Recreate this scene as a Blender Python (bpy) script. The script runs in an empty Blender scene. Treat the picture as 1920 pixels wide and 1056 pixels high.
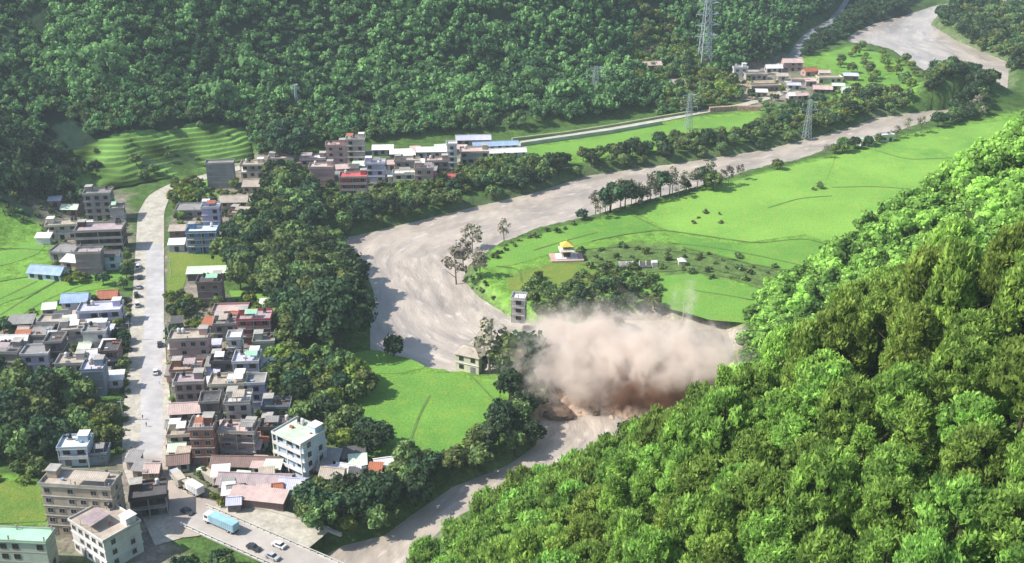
import bpy, math, random
import numpy as np
from math import radians as R
random.seed(7); np.random.seed(7)
rng = np.random.default_rng(11)
SC = bpy.context.scene
COL = SC.collection

# ------------------------------------------------------------------ camera, sky, sun, exposure
CH, PITCH, F = 190.0, R(24.0), 2140.0          # camera height, downward pitch, focal length (in 1920-wide pixels)
cam = bpy.data.cameras.new('camera'); camo = bpy.data.objects.new('camera', cam); COL.objects.link(camo)
camo.location = (0, 0, CH); camo.rotation_euler = (R(90) - PITCH, 0, 0)
cam.sensor_width = 36; cam.lens = F * 36 / 1920; cam.clip_start = 1; cam.clip_end = 9000
SC.camera = camo
SUN_EL, SUN_AZ = 45.0, -97.0                     # azimuth from +Y, clockwise positive
w = bpy.data.worlds.new("World"); SC.world = w; w.use_nodes = True
nt = w.node_tree; nt.nodes.clear()
sky = nt.nodes.new('ShaderNodeTexSky'); sky.sky_type = 'NISHITA'; sky.sun_disc = False
sky.sun_elevation = R(SUN_EL); sky.sun_rotation = R(SUN_AZ)
bg = nt.nodes.new('ShaderNodeBackground'); bg.inputs[1].default_value = 0.135
wo = nt.nodes.new('ShaderNodeOutputWorld')
nt.links.new(sky.outputs[0], bg.inputs[0]); nt.links.new(bg.outputs[0], wo.inputs[0])
sd = np.array([math.sin(R(SUN_AZ)) * math.cos(R(SUN_EL)), math.cos(R(SUN_AZ)) * math.cos(R(SUN_EL)), math.sin(R(SUN_EL))])
sl = bpy.data.lights.new('sun', 'SUN'); sl.energy = 4.7; sl.angle = R(0.5); sl.color = (1.0, 0.95, 0.87)
so = bpy.data.objects.new('sun', sl); COL.objects.link(so)
from mathutils import Vector, Matrix
so.rotation_euler = Vector(sd).to_track_quat('Z', 'Y').to_euler(); so.location = (-300, 0, 400)
SC.view_settings.view_transform = 'Standard'; SC.view_settings.look = 'None'
SC.view_settings.exposure = 0.68; SC.view_settings.gamma = 1.0; SC.view_settings.use_curve_mapping = False
SC.render.engine = 'CYCLES'
SC.cycles.max_bounces = 6; SC.cycles.diffuse_bounces = 2; SC.cycles.glossy_bounces = 2
SC.cycles.transmission_bounces = 2; SC.cycles.volume_bounces = 4; SC.cycles.transparent_max_bounces = 8
SC.cycles.volume_step_rate = 1.0; SC.cycles.volume_max_steps = 256
SC.cycles.sample_clamp_indirect = 4

# ------------------------------------------------------------------ mapping between picture points and places
CT, ST = math.cos(PITCH), math.sin(PITCH)
def ray(px, py):
    u, v = (px - 960) / F, (py - 528) / F
    d = np.array([u, CT - v * ST, -ST - v * CT]); return d / np.linalg.norm(d)
def P(px, py, z=0.0):
    d = ray(px, py); t = (z - CH) / d[2]; return np.array([d[0] * t, d[1] * t, z])
def PL(pts, z=0.0): return np.array([P(a, b, z)[:2] for a, b in pts])
def proj(x, y, z):
    dz = z - CH
    dep = y * CT - dz * ST; up = y * ST + dz * CT
    return 960 + F * x / dep, 528 - F * up / dep
def scale_at(x, y, z=0): return F / (y * CT - (z - CH) * ST)

def seg_dist(px, py, A, B):
    """distance of points to segment, plus parameter and side"""
    ab = B - A; L2 = ab @ ab
    t = np.clip(((px - A[0]) * ab[0] + (py - A[1]) * ab[1]) / L2, 0, 1)
    dx, dy = px - A[0] - t * ab[0], py - A[1] - t * ab[1]
    return np.hypot(dx, dy), t
def inside(px, py, poly):
    r = np.zeros(np.shape(px), bool); n = len(poly)
    for i in range(n):
        x1, y1 = poly[i]; x2, y2 = poly[(i + 1) % n]
        if y1 == y2: continue
        c = ((y1 > py) != (y2 > py)) & (px < (x2 - x1) * (py - y1) / (y2 - y1) + x1)
        r ^= c
    return r
def sdist(px, py, poly, closed=True):
    d = np.full(np.shape(px), 1e9); n = len(poly)
    for i in range(n if closed else n - 1):
        d = np.minimum(d, seg_dist(px, py, poly[i], poly[(i + 1) % n])[0])
    return np.where(inside(px, py, poly), -d, d)
def vnoise(x, y, s, seed=0):
    """smooth value noise in -1..1"""
    x = np.asarray(x, float) / s + seed * 17.3; y = np.asarray(y, float) / s - seed * 9.1
    xi, yi = np.floor(x).astype(np.int64), np.floor(y).astype(np.int64)
    fx, fy = x - xi, y - yi; fx = fx * fx * (3 - 2 * fx); fy = fy * fy * (3 - 2 * fy)
    def h(a, b):
        n = (a * 374761393 + b * 668265263 + seed * 974634777) & 0x7fffffff
        n = ((n ^ (n >> 13)) * 1274126177) & 0x7fffffff
        return ((n ^ (n >> 16)) & 0xffff) / 32767.5 - 1
    return (h(xi, yi) * (1 - fx) * (1 - fy) + h(xi + 1, yi) * fx * (1 - fy) + h(xi, yi + 1) * (1 - fx) * fy + h(xi + 1, yi + 1) * fx * fy)

WZ = -4.0
BANK_L = [(1760, 8), (1700, 28), (1640, 44), (1600, 62), (1578, 78), (1600, 86), (1640, 90), (1680, 100), (1705, 118), (1745, 142),
          (1780, 130), (1825, 128), (1858, 145), (1845, 175), (1790, 202), (1730, 208), (1640, 222), (1600, 237), (1530, 256), (1440, 280),
          (1300, 302), (1180, 318), (1100, 330), (1000, 362), (880, 390), (800, 410), (700, 434), (645, 446), (636, 470), (652, 502),
          (690, 518), (704, 560), (694, 600), (694, 655), (750, 680), (850, 702), (905, 700), (960, 690), (1000, 690), (1008, 720),
          (1015, 775), (1005, 835), (950, 874), (850, 912), (755, 978), (720, 1004), (640, 1024), (560, 1070), (500, 1150), (470, 1300)]
BANK_R = [(1775, 8), (1745, 46), (1790, 74), (1850, 100), (1892, 118), (1890, 165), (1830, 200), (1745, 228), (1700, 244), (1565, 278), (1485, 306),
          (1400, 324), (1300, 356), (1170, 391), (1090, 414), (1000, 434), (925, 464), (880, 496), (868, 524), (900, 558), (950, 590),
          (1010, 612), (1150, 600), (1250, 600), (1360, 610), (1376, 650), (1368, 700), (1330, 742), (1228, 797), (1180, 838), (1100, 878),
          (960, 916), (850, 972), (772, 1045), (790, 1150), (820, 1300)]
bl, br = PL(BANK_L, WZ), PL(BANK_R, WZ)
RIV = np.vstack([bl, br[::-1]])
def resample(a, n):
    s = np.r_[0, np.cumsum(np.hypot(*np.diff(a, axis=0).T))]; q = np.linspace(0, s[-1], n)
    return np.c_[np.interp(q, s, a[:, 0]), np.interp(q, s, a[:, 1])]

FOOT_R = PL([(500, 1500), (680, 1200), (772, 1086), (860, 1020), (960, 966), (1100, 928), (1195, 884), (1262, 846), (1338, 782), (1390, 735)])
FOOT_R = np.vstack([FOOT_R, [(95, 402), (124, 430), (172, 476), (236, 560), (300, 650), (372, 760), (470, 900), (750, 1300), (1150, 1900)]])
hill_poly_R = np.vstack([FOOT_R, [(3000, 1900), (3000, -900), (FOOT_R[0][0], -900)]])
FOOT_B = PL([(-900, 420), (-300, 372), (60, 350), (130, 345), (230, 350), (380, 322), (480, 298), (620, 280), (850, 258), (1000, 248), (1250, 205), (1350, 150),
             (1420, 128), (1470, 110), (1500, 60), (1560, 30), (1610, 5)])
far_pt = FOOT_B[-1]
FOOT_B = np.vstack([FOOT_B, [far_pt + (60, 260), far_pt + (40, 700)]])
hill_poly_B = np.vstack([FOOT_B, [(FOOT_B[-1][0], 3400), (-3500, 3400), (-3500, FOOT_B[0][1])]])
TERR = [(100, 345), (130, 285), (190, 255), (300, 238), (400, 228), (465, 240), (482, 296), (380, 322), (235, 352)]
# terraced slope kept as ground polygon (its lower edge follows the foot of the mountain)
def hill_R(x, y):
    d = -sdist(x, y, hill_poly_R)
    d = d + vnoise(x, y, 60, 1) * 7 * np.clip(d / 30, 0, 1) + vnoise(x, y, 24, 2) * 3 * np.clip(d / 30, 0, 1)
    h = np.where(d < 0, 0, np.where(d < 110, 0.92 * d, 101 + (d - 110) * 0.30))
    near = np.clip((np.hypot(x, y - 20) - 25) / 70, 0, 1)                     # ground falls away below the viewpoint
    lim = 60 + 240 * near
    return np.minimum(h, lim)
def hill_B(x, y):
    d = -sdist(x, y, hill_poly_B)
    d = d + (vnoise(x, y, 95, 3) * 30 + vnoise(x, y, 42, 4) * 12) * np.clip(d / 50, 0, 1)
    dd = np.maximum(d, 0)
    east = np.clip((x - (FOOT_B[13][0] - 40)) / 40, 0, 1)                     # the flank that faces the upper river is steeper
    h = np.where(dd < 45, 0.36 * dd, 16.2 + (dd - 45) * 0.66) * (1 - east) + east * 1.05 * dd
    return np.minimum(h, 190 + (h - 190) * 0.1)
def hill_L(x, y):
    c = P(-170, 372); r = np.hypot((x - c[0]) / 1.0, (y - c[1]) / 1.1)
    t = np.clip(1 - r / 96, 0, 1)
    return 43 * t * t * (3 - 2 * t) * 0.55 + 43 * t * 0.45
def knoll(x, y):
    c = P(1800, 185); t = np.clip(1 - np.hypot((x - c[0]) / 52, (y - c[1]) / 42), 0, 1)
    return 16 * t * t * (3 - 2 * t)
def H(x, y, detail=True):
    x = np.asarray(x, float); y = np.asarray(y, float)
    h = np.maximum(np.maximum(hill_R(x, y), hill_B(x, y)), np.maximum(hill_L(x, y), knoll(x, y)))
    dr = sdist(x, y, RIV)
    g = np.where(dr > 0, np.minimum(0, WZ + dr * 0.8 + vnoise(x, y, 5, 6) * .5 * np.clip(dr, 0, 1)), WZ + np.maximum(dr * 0.5, -3.5))
    return np.where(dr > 0, np.where(g < -0.01, np.minimum(h + g, np.maximum(g, g + h)), h), g)

def hit(px, py):
    d = ray(px, py); t = np.linspace(60, 2200, 5000); x, y, z = d[0] * t, d[1] * t, CH + d[2] * t
    k_ = np.argmax(z < np.maximum(H(x, y), 0)); return x[k_], y[k_], float(max(H(x[k_], y[k_]), 0))

# ------------------------------------------------------------------ object helpers
def tag(o, label=None, cat=None, group=None, kind=None):
    if label: o['label'] = label
    if cat: o['category'] = cat
    if group: o['group'] = group
    if kind: o['kind'] = kind
    return o
def link(name, me, mat=None, parent=None, loc=None, rz=0):
    o = bpy.data.objects.new(name, me); COL.objects.link(o)
    if mat is not None and me is not None and not me.materials: me.materials.append(mat)
    if parent is not None: o.parent = parent
    if loc is not None: o.location = loc
    if rz: o.rotation_euler = (0, 0, rz)
    return o
def empty(name, loc, rz=0):
    o = bpy.data.objects.new(name, None); COL.objects.link(o); o.location = tuple(map(float, loc)); o.rotation_euler = (0, 0, rz)
    o.empty_display_size = .5
    return o
def np_mesh(name, V, faces, tint=None, col=None, smooth=False, extra=None):
    """V (n,3); faces (m,k) array or list of arrays"""
    me = bpy.data.meshes.new(name)
    if not isinstance(faces, list): faces = [faces]
    faces = [np.asarray(f, np.int32) for f in faces if len(f)]
    me.vertices.add(len(V)); me.vertices.foreach_set('co', np.asarray(V, np.float32).ravel())
    tot = np.concatenate([np.full(len(f), f.shape[1], np.int32) for f in faces])
    me.loops.add(int(tot.sum())); me.loops.foreach_set('vertex_index', np.concatenate([f.ravel() for f in faces]))
    me.polygons.add(len(tot)); me.polygons.foreach_set('loop_start', np.r_[0, np.cumsum(tot)[:-1]].astype(np.int32))
    try: me.polygons.foreach_set('loop_total', tot)
    except Exception: pass
    if tint is not None:
        a = me.attributes.new('tint', 'FLOAT', 'POINT'); a.data.foreach_set('value', np.asarray(tint, np.float32))
    if col is not None:
        a = me.attributes.new('col', 'FLOAT_COLOR', 'POINT')
        a.data.foreach_set('color', np.c_[col, np.ones(len(col))].astype(np.float32).ravel())
    for k, v in (extra or {}).items():
        a = me.attributes.new(k, 'FLOAT', 'POINT'); a.data.foreach_set('value', np.asarray(v, np.float32))
    if smooth: me.polygons.foreach_set('use_smooth', np.ones(len(tot), bool))
    me.update(calc_edges=True); me.validate()
    return me
class MB:
    """collects boxes, prisms and tubes into one mesh"""
    def __init__(s): s.v = []; s.f = []
    def box(s, x0, x1, y0, y1, z0, z1):
        n = len(s.v); s.v += [(x0, y0, z0), (x1, y0, z0), (x1, y1, z0), (x0, y1, z0), (x0, y0, z1), (x1, y0, z1), (x1, y1, z1), (x0, y1, z1)]
        s.f += [(n, n + 3, n + 2, n + 1), (n + 4, n + 5, n + 6, n + 7), (n, n + 1, n + 5, n + 4), (n + 1, n + 2, n + 6, n + 5), (n + 2, n + 3, n + 7, n + 6), (n + 3, n, n + 4, n + 7)]
        return s
    def hull(s, bot, top):
        n = len(s.v); k = len(bot); s.v += list(bot) + list(top)
        s.f += [tuple(range(n + k - 1, n - 1, -1)), tuple(range(n + k, n + 2 * k))]
        s.f += [(n + i, n + (i + 1) % k, n + k + (i + 1) % k, n + k + i) for i in range(k)]
        return s
    def tube(s, pts, rad, k=6):
        pts = [Vector(p) for p in pts]; n0 = len(s.v)
        for i, p in enumerate(pts):
            t = (pts[min(i + 1, len(pts) - 1)] - pts[max(i - 1, 0)]).normalized()
            a = t.cross(Vector((0, 0, 1)) if abs(t.z) < .9 else Vector((1, 0, 0))).normalized(); b = t.cross(a)
            r = rad[i] if hasattr(rad, '__len__') else rad
            for j in range(k):
                q = p + a * (r * math.cos(2 * math.pi * j / k)) + b * (r * math.sin(2 * math.pi * j / k)); s.v.append(tuple(q))
        for i in range(len(pts) - 1):
            for j in range(k):
                s.f.append((n0 + i * k + j, n0 + i * k + (j + 1) % k, n0 + (i + 1) * k + (j + 1) % k, n0 + (i + 1) * k + j))
        s.f.append(tuple(n0 + j for j in range(k - 1, -1, -1))); e = n0 + (len(pts) - 1) * k; s.f.append(tuple(e + j for j in range(k)))
        return s
    def mesh(s, name, smooth=False):
        me = bpy.data.meshes.new(name); me.from_pydata(s.v, [], s.f); me.update()
        if smooth: me.polygons.foreach_set('use_smooth', [True] * len(me.polygons))
        return me
    def build(s, name, mat, parent=None, loc=None, smooth=False):
        return link(name, s.mesh(name, smooth), mat, parent, loc)

# ------------------------------------------------------------------ materials
MATS = {}
def newmat(name):
    m = bpy.data.materials.new(name); m.use_nodes = True; n = m.node_tree; n.nodes.clear()
    out = n.nodes.new('ShaderNodeOutputMaterial'); return m, n, out
def N(n, t, **kw):
    x = n.nodes.new(t)
    for k, v in kw.items(): setattr(x, k, v)
    return x
def noise_node(n, scale, det=3, co='Object', rough=.6, vec=None):
    t = N(n, 'ShaderNodeTexNoise'); t.inputs['Scale'].default_value = scale; t.inputs['Detail'].default_value = det; t.inputs['Roughness'].default_value = rough
    if vec is None:
        c = N(n, 'ShaderNodeTexCoord'); n.links.new(c.outputs[co], t.inputs['Vector'])
    else: n.links.new(vec, t.inputs['Vector'])
    return t
def mixc(n, a, b, fac, mode='MIX'):
    m = N(n, 'ShaderNodeMix', data_type='RGBA', blend_type=mode)
    for sock, val in ((m.inputs[6], a), (m.inputs[7], b), (m.inputs[0], fac)):
        if isinstance(val, (int, float)): sock.default_value = val
        elif isinstance(val, (tuple, list)): sock.default_value = (*val, 1)
        else: n.links.new(val, sock)
    return m.outputs[2]
def maprange(n, v, a, b, c, d):
    m = N(n, 'ShaderNodeMapRange'); n.links.new(v, m.inputs[0])
    for i, q in enumerate((a, b, c, d)): m.inputs[i + 1].default_value = q
    return m.outputs[0]
def rough_mat(name, c1, c2=None, scale=.6, rough=.9, bump=0.0, spec=.2, big=None, metal=0):
    """two-tone weathered surface"""
    if name in MATS: return MATS[name]
    c2 = c2 or tuple(v * .7 for v in c1)
    m, n, out = newmat(name)
    b = N(n, 'ShaderNodeBsdfPrincipled'); b.inputs['Roughness'].default_value = rough; b.inputs['Specular IOR Level'].default_value = spec
    b.inputs['Metallic'].default_value = metal
    t = noise_node(n, scale, 5); f = maprange(n, t.outputs[0], .38, .66, 0, 1)
    c = mixc(n, c1, c2, f)
    t2 = noise_node(n, (big or scale * .25), 3); f2 = maprange(n, t2.outputs[0], .3, .7, .8, 1.15)
    mm = N(n, 'ShaderNodeVectorMath', operation='SCALE'); n.links.new(c, mm.inputs[0]); n.links.new(f2, mm.inputs[3])
    n.links.new(mm.outputs[0], b.inputs['Base Color'])
    if bump:
        bp = N(n, 'ShaderNodeBump'); bp.inputs['Strength'].default_value = bump; bp.inputs['Distance'].default_value = .3
        n.links.new(t.outputs[0], bp.inputs['Height']); n.links.new(bp.outputs[0], b.inputs['Normal'])
    n.links.new(b.outputs[0], out.inputs[0]); MATS[name] = m; return m
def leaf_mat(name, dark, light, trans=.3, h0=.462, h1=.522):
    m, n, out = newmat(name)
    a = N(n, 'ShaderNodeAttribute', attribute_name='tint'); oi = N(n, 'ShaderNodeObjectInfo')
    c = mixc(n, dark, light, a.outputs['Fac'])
    hs = N(n, 'ShaderNodeHueSaturation'); n.links.new(c, hs.inputs['Color'])
    n.links.new(maprange(n, oi.outputs['Random'], 0, 1, h0, h1), hs.inputs['Hue']); n.links.new(maprange(n, oi.outputs['Random'], 0, 1, .75, 1.3), hs.inputs['Value'])
    d = N(n, 'ShaderNodeBsdfDiffuse'); t = N(n, 'ShaderNodeBsdfTranslucent'); g = N(n, 'ShaderNodeMixShader'); g.inputs[0].default_value = trans
    n.links.new(hs.outputs[0], d.inputs[0]); n.links.new(hs.outputs[0], t.inputs[0])
    n.links.new(d.outputs[0], g.inputs[1]); n.links.new(t.outputs[0], g.inputs[2]); n.links.new(g.outputs[0], out.inputs[0])
    return m
L_HILL = leaf_mat('leaf_hillside', (.036, .078, .036), (.205, .375, .130))
L_NEAR = leaf_mat('leaf_near_slope', (.105, .180, .042), (.460, .680, .150), .5, .487, .520)
L_NEAR2 = leaf_mat('leaf_near_slope_fresh', (.130, .215, .048), (.500, .700, .155), .5, .485, .514)
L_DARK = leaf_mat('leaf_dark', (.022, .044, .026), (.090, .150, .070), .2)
L_MID = leaf_mat('leaf_riverside', (.046, .082, .032), (.235, .335, .115))
L_PALE = leaf_mat('leaf_sparse_pale', (.16, .15, .11), (.40, .37, .27), .2)
L_YEL = leaf_mat('leaf_yellow_green', (.07, .11, .025), (.28, .38, .08))
BARK = rough_mat('bark', (.09, .07, .05), (.04, .032, .025), 3)
BARKP = rough_mat('bark_pale', (.24, .2, .15), (.12, .1, .08), 3)

# ------------------------------------------------------------------ ground
NA, ND = 620, 640
az = np.linspace(R(-52), R(52), NA); az = np.sign(az) * np.abs(az / az.max()) ** 1.25 * az.max()
D = np.geomspace(55, 2300, ND)
AZ, DD = np.meshgrid(az, D); GX, GY = DD * np.sin(AZ), DD * np.cos(AZ)
GH = H(GX, GY)
PX, PY = proj(GX, GY, 0.0 * GX)
dr = sdist(GX, GY, RIV)
tpoly = np.array([hit(a_, b_)[:2] for a_, b_ in TERR])
def terr_mask(x, y): return np.clip(-sdist(x, y, tpoly) / 6, 0, 1)
rough_n = vnoise(GX, GY, 14, 8) * .5 + vnoise(GX, GY, 5, 9) * .25
GH = GH + rough_n * np.clip(GH / 12, 0, 1) * 1.6 - 1.8 * np.clip(terr_mask(GX, GY) * 3, 0, 1)
col = np.empty(GX.shape + (3,)); col[:] = (.062, .115, .028)
def paint(mask, c, soft=None):
    k = mask.astype(float)[..., None] if soft is None else soft[..., None]
    col[:] = col * (1 - k) + np.array(c) * k
def soft_poly(pts, wd=4, nz=4):
    return np.clip(-(sdist(GX, GY, PL(pts)) + vnoise(GX, GY, 9, 12) * nz) / wd + .5, 0, 1)
FOREST = (.022, .042, .020)
paint(None, FOREST, np.clip((hill_B(GX, GY) - 2) / 5, 0, 1))
paint(None, (.035, .05, .016), np.clip((hill_R(GX, GY) - 1) / 3, 0, 1))
paint(None, (.012, .030, .020), np.clip(hill_L(GX, GY) / 5, 0, 1))  # spur ground darkened: the shade lying on it is painted into the colour
VILL = [[(225, 500), (320, 470), (430, 560), (520, 600), (520, 800), (620, 830), (640, 900), (560, 960), (470, 1000), (240, 1000), (310, 900), (310, 500)],
        [(60, 390), (160, 320), (250, 370), (250, 520), (100, 520)], [(-10, 590), (120, 545), (250, 560), (240, 720), (100, 730), (-10, 690)],
        [(320, 400), (420, 300), (520, 290), (700, 300), (860, 270), (990, 268), (900, 320), (700, 350), (560, 350), (450, 430), (340, 470)],
        [(80, 870), (240, 850), (330, 900), (340, 1060), (80, 1060)], [(600, 860), (750, 870), (740, 920), (600, 930)],
        [(1360, 130), (1480, 105), (1580, 120), (1560, 170), (1440, 200), (1380, 190)]]
for v in VILL: paint(None, (.215, .185, .150), soft_poly(v, 5, 5) * (.55 + .45 * np.clip(vnoise(GX, GY, 7, 13) * 2 + .6, 0, 1)))
GREEN = (.115, .245, .032)
FIELD_PATCH = [[(880, 520), (925, 470), (1000, 440), (1100, 415), (1300, 360), (1500, 305), (1760, 238), (1960, 200), (1960, 420), (1560, 560), (1380, 610), (1200, 600), (1010, 606), (950, 580)],
               [(640, 662), (760, 668), (945, 700), (1000, 690), (1000, 800), (860, 850), (700, 860), (640, 780)],
               [(-30, 420), (100, 430), (100, 500), (250, 505), (200, 560), (60, 600), (-30, 620)],
               [(1500, 110), (1600, 85), (1700, 120), (1735, 170), (1700, 205), (1560, 190)], [(1880, 25), (1960, 20), (1960, 60), (1890, 50)],
               [(-20, 890), (90, 900), (95, 985), (-20, 985)], [(330, 350), (400, 330), (410, 380), (330, 400)],
               [(960, 270), (1240, 225), (1430, 205), (1440, 250), (1100, 305), (1000, 305)]]
for v in FIELD_PATCH: paint(None, (.130, .255, .040), soft_poly(v, 3, 2))
paint(None, (.12, .13, .035), soft_poly([(950, 520), (1060, 490), (1130, 500), (1110, 530), (1000, 550)], 4, 2))
paint(None, (.085, .12, .045), soft_poly([(1080, 470), (1200, 455), (1400, 480), (1520, 520), (1500, 555), (1380, 530), (1200, 510), (1090, 500)], 5, 4) * .8)
for ep in ([(1205, 128), (1300, 120), (1330, 150), (1290, 178), (1215, 185)], [(1180, 82), (1235, 78), (1250, 115), (1190, 130)], [(1370, 150), (1450, 150), (1470, 175), (1400, 190), (1340, 195)]):
    ep_w = np.array([hit(a_, b_)[:2] for a_, b_ in ep]); paint(None, (.34, .27, .19), np.clip(-(sdist(GX, GY, ep_w) + vnoise(GX, GY, 9, 12) * 4) / 4 + .5, 0, 1) * .9)
paint(None, (.022, .040, .022), soft_poly([(1480, 112), (1520, 60), (1570, 20), (1620, -20), (1760, -20), (1700, 24), (1640, 38), (1596, 56), (1570, 78), (1520, 100)], 3, 2))  # ground below the mountain road darkened, shade put into its colour
# gravel and mud beside the water
left_side = sdist(GX, GY, bl, False) < sdist(GX, GY, br, False)
gravel = np.clip((5.5 - dr + vnoise(GX, GY, 6, 14) * 3) / 3, 0, 1) * (dr > -3)
paint(None, (.33, .285, .235), gravel * np.where(PX > 840, 1, .25) * np.where(left_side, .12, 1) * (knoll(GX, GY) < .5) * (1 - .8 * (PX > 1500)) * ((PX < 1060) | (PY < 640)))
paint(None, (.33, .27, .21), soft_poly([(1000, 690), (1060, 740), (1230, 740), (1240, 800), (1060, 790), (1000, 790)], 3, 2))
paint(None, (.24, .16, .10), np.clip(1 - np.abs(dr - 5) / 7, 0, 1) * (PX > 1150) * (PX < 1420) * (PY > 640) * (PY < 800))
V = np.c_[GX.ravel(), GY.ravel(), GH.ravel()]
idx = np.arange(NA * ND).reshape(ND, NA)
Q = np.stack([idx[:-1, :-1], idx[:-1, 1:], idx[1:, 1:], idx[1:, :-1]], -1).reshape(-1, 4)
m, n, out = newmat('ground')
b = N(n, 'ShaderNodeBsdfPrincipled'); b.inputs['Roughness'].default_value = .95; b.inputs['Specular IOR Level'].default_value = .1
a = N(n, 'ShaderNodeAttribute', attribute_name='col'); t = noise_node(n, .22, 6); t2 = noise_node(n, .9, 4)
f = maprange(n, t.outputs[0], .3, .7, .6, 1.45); f2 = maprange(n, t2.outputs[0], .3, .7, .7, 1.3)
mu = N(n, 'ShaderNodeMath', operation='MULTIPLY'); n.links.new(f, mu.inputs[0]); n.links.new(f2, mu.inputs[1])
mm = N(n, 'ShaderNodeVectorMath', operation='SCALE'); n.links.new(a.outputs['Color'], mm.inputs[0]); n.links.new(mu.outputs[0], mm.inputs[3])
n.links.new(mm.outputs[0], b.inputs['Base Color'])
bp = N(n, 'ShaderNodeBump'); bp.inputs['Distance'].default_value = .8; bp.inputs['Strength'].default_value = .5; n.links.new(t2.outputs[0], bp.inputs['Height']); n.links.new(bp.outputs[0], b.inputs['Normal'])
n.links.new(b.outputs[0], out.inputs[0]); GROUND = m
g = link('ground', np_mesh('ground', V, Q, col=col.reshape(-1, 3), smooth=True), GROUND); tag(g, kind='structure')

# ------------------------------------------------------------------ river
nc = 400
rl, rr = resample(bl, nc), resample(br, nc)
# centre line matched by nearest opposite bank, so that the flow lines follow the bends
def nearest_on(poly, p):
    best = None
    for i in range(len(poly) - 1):
        ab = poly[i + 1] - poly[i]; t = np.clip(((p - poly[i]) @ ab) / (ab @ ab), 0, 1); q = poly[i] + t * ab; d = np.hypot(*(p - q))
        if best is None or d < best[0]: best = (d, q)
    return best[1]
cl = np.array([(p + nearest_on(br, p)) / 2 for p in rl]); 
k = 15; ker = np.ones(k) / k; clp = np.vstack([np.repeat(cl[:1], k // 2, 0), cl, np.repeat(cl[-1:], k // 2, 0)])
cl = np.c_[np.convolve(clp[:, 0], ker, 'valid'), np.convolve(clp[:, 1], ker, 'valid')]
wm = (dr < 6) & (DD < 1500)
fm = wm[:-1, :-1] & wm[:-1, 1:] & wm[1:, 1:] & wm[1:, :-1]
QW = Q[fm.ravel()]; used = np.unique(QW); remap = np.zeros(NA * ND, np.int64); remap[used] = np.arange(len(used))
WX, WY = GX.ravel()[used], GY.ravel()[used]
cs = np.r_[0, np.cumsum(np.hypot(*np.diff(cl, axis=0).T))]
bd = np.full(len(WX), 1e9); bs = np.zeros(len(WX)); bt = np.zeros(len(WX))
for i in range(0, nc - 2, 2):
    A_, B_ = cl[i], cl[i + 2]
    if np.hypot(*(B_ - A_)) < .05: continue
    d, t_ = seg_dist(WX, WY, A_, B_); ab = B_ - A_
    side = np.sign(ab[0] * (WY - A_[1]) - ab[1] * (WX - A_[0])); q = d < bd
    bd[q] = d[q]; bs[q] = (cs[i] + t_ * (cs[i + 2] - cs[i]))[q]; bt[q] = (d * side)[q]
edge = -dr.ravel()[used]
wave = (vnoise(bs / 2.5, bt, 4.0, 20) * .40 + vnoise(bs, bt, 2.4, 21) * .24)
me = np_mesh('river', np.c_[WX, WY, WZ + wave * np.clip(edge / 4, 0, 1)], remap[QW], smooth=True, extra={'fs': bs, 'ft': bt, 'edge': edge})
m, n, out = newmat('muddy_water')
b = N(n, 'ShaderNodeBsdfPrincipled'); b.inputs['Roughness'].default_value = .28; b.inputs['Specular IOR Level'].default_value = .5
fs = N(n, 'ShaderNodeAttribute', attribute_name='fs'); ft = N(n, 'ShaderNodeAttribute', attribute_name='ft'); ed = N(n, 'ShaderNodeAttribute', attribute_name='edge')
def flowvec(ks, kt):
    c = N(n, 'ShaderNodeCombineXYZ')
    for at, kk, i in ((fs, ks, 0), (ft, kt, 1)):
        q = N(n, 'ShaderNodeMath', operation='MULTIPLY'); n.links.new(at.outputs['Fac'], q.inputs[0]); q.inputs[1].default_value = kk; n.links.new(q.outputs[0], c.inputs[i])
    return c.outputs[0]
n1 = noise_node(n, 1, 5, vec=flowvec(.030, .085)); n2 = noise_node(n, 1, 6, vec=flowvec(.10, .26), rough=.62); n3 = noise_node(n, 1, 3, vec=flowvec(.012, .03))
c = mixc(n, (.455, .390, .322), (.320, .275, .235), maprange(n, n1.outputs[0], .42, .62, 0, 1))
c = mixc(n, c, (.245, .222, .200), maprange(n, n3.outputs[0], .52, .7, 0, .8))
c = mixc(n, c, (.66, .60, .53), maprange(n, n2.outputs[0], .56, .74, 0, .8))
n.links.new(c, b.inputs['Base Color'])
bp = N(n, 'ShaderNodeBump'); bp.inputs['Distance'].default_value = 1.3; bp.inputs['Strength'].default_value = .55
n.links.new(n2.outputs[0], bp.inputs['Height']); n.links.new(bp.outputs[0], b.inputs['Normal'])
n.links.new(b.outputs[0], out.inputs[0])
tag(link('river', me, m), kind='structure')
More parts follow.
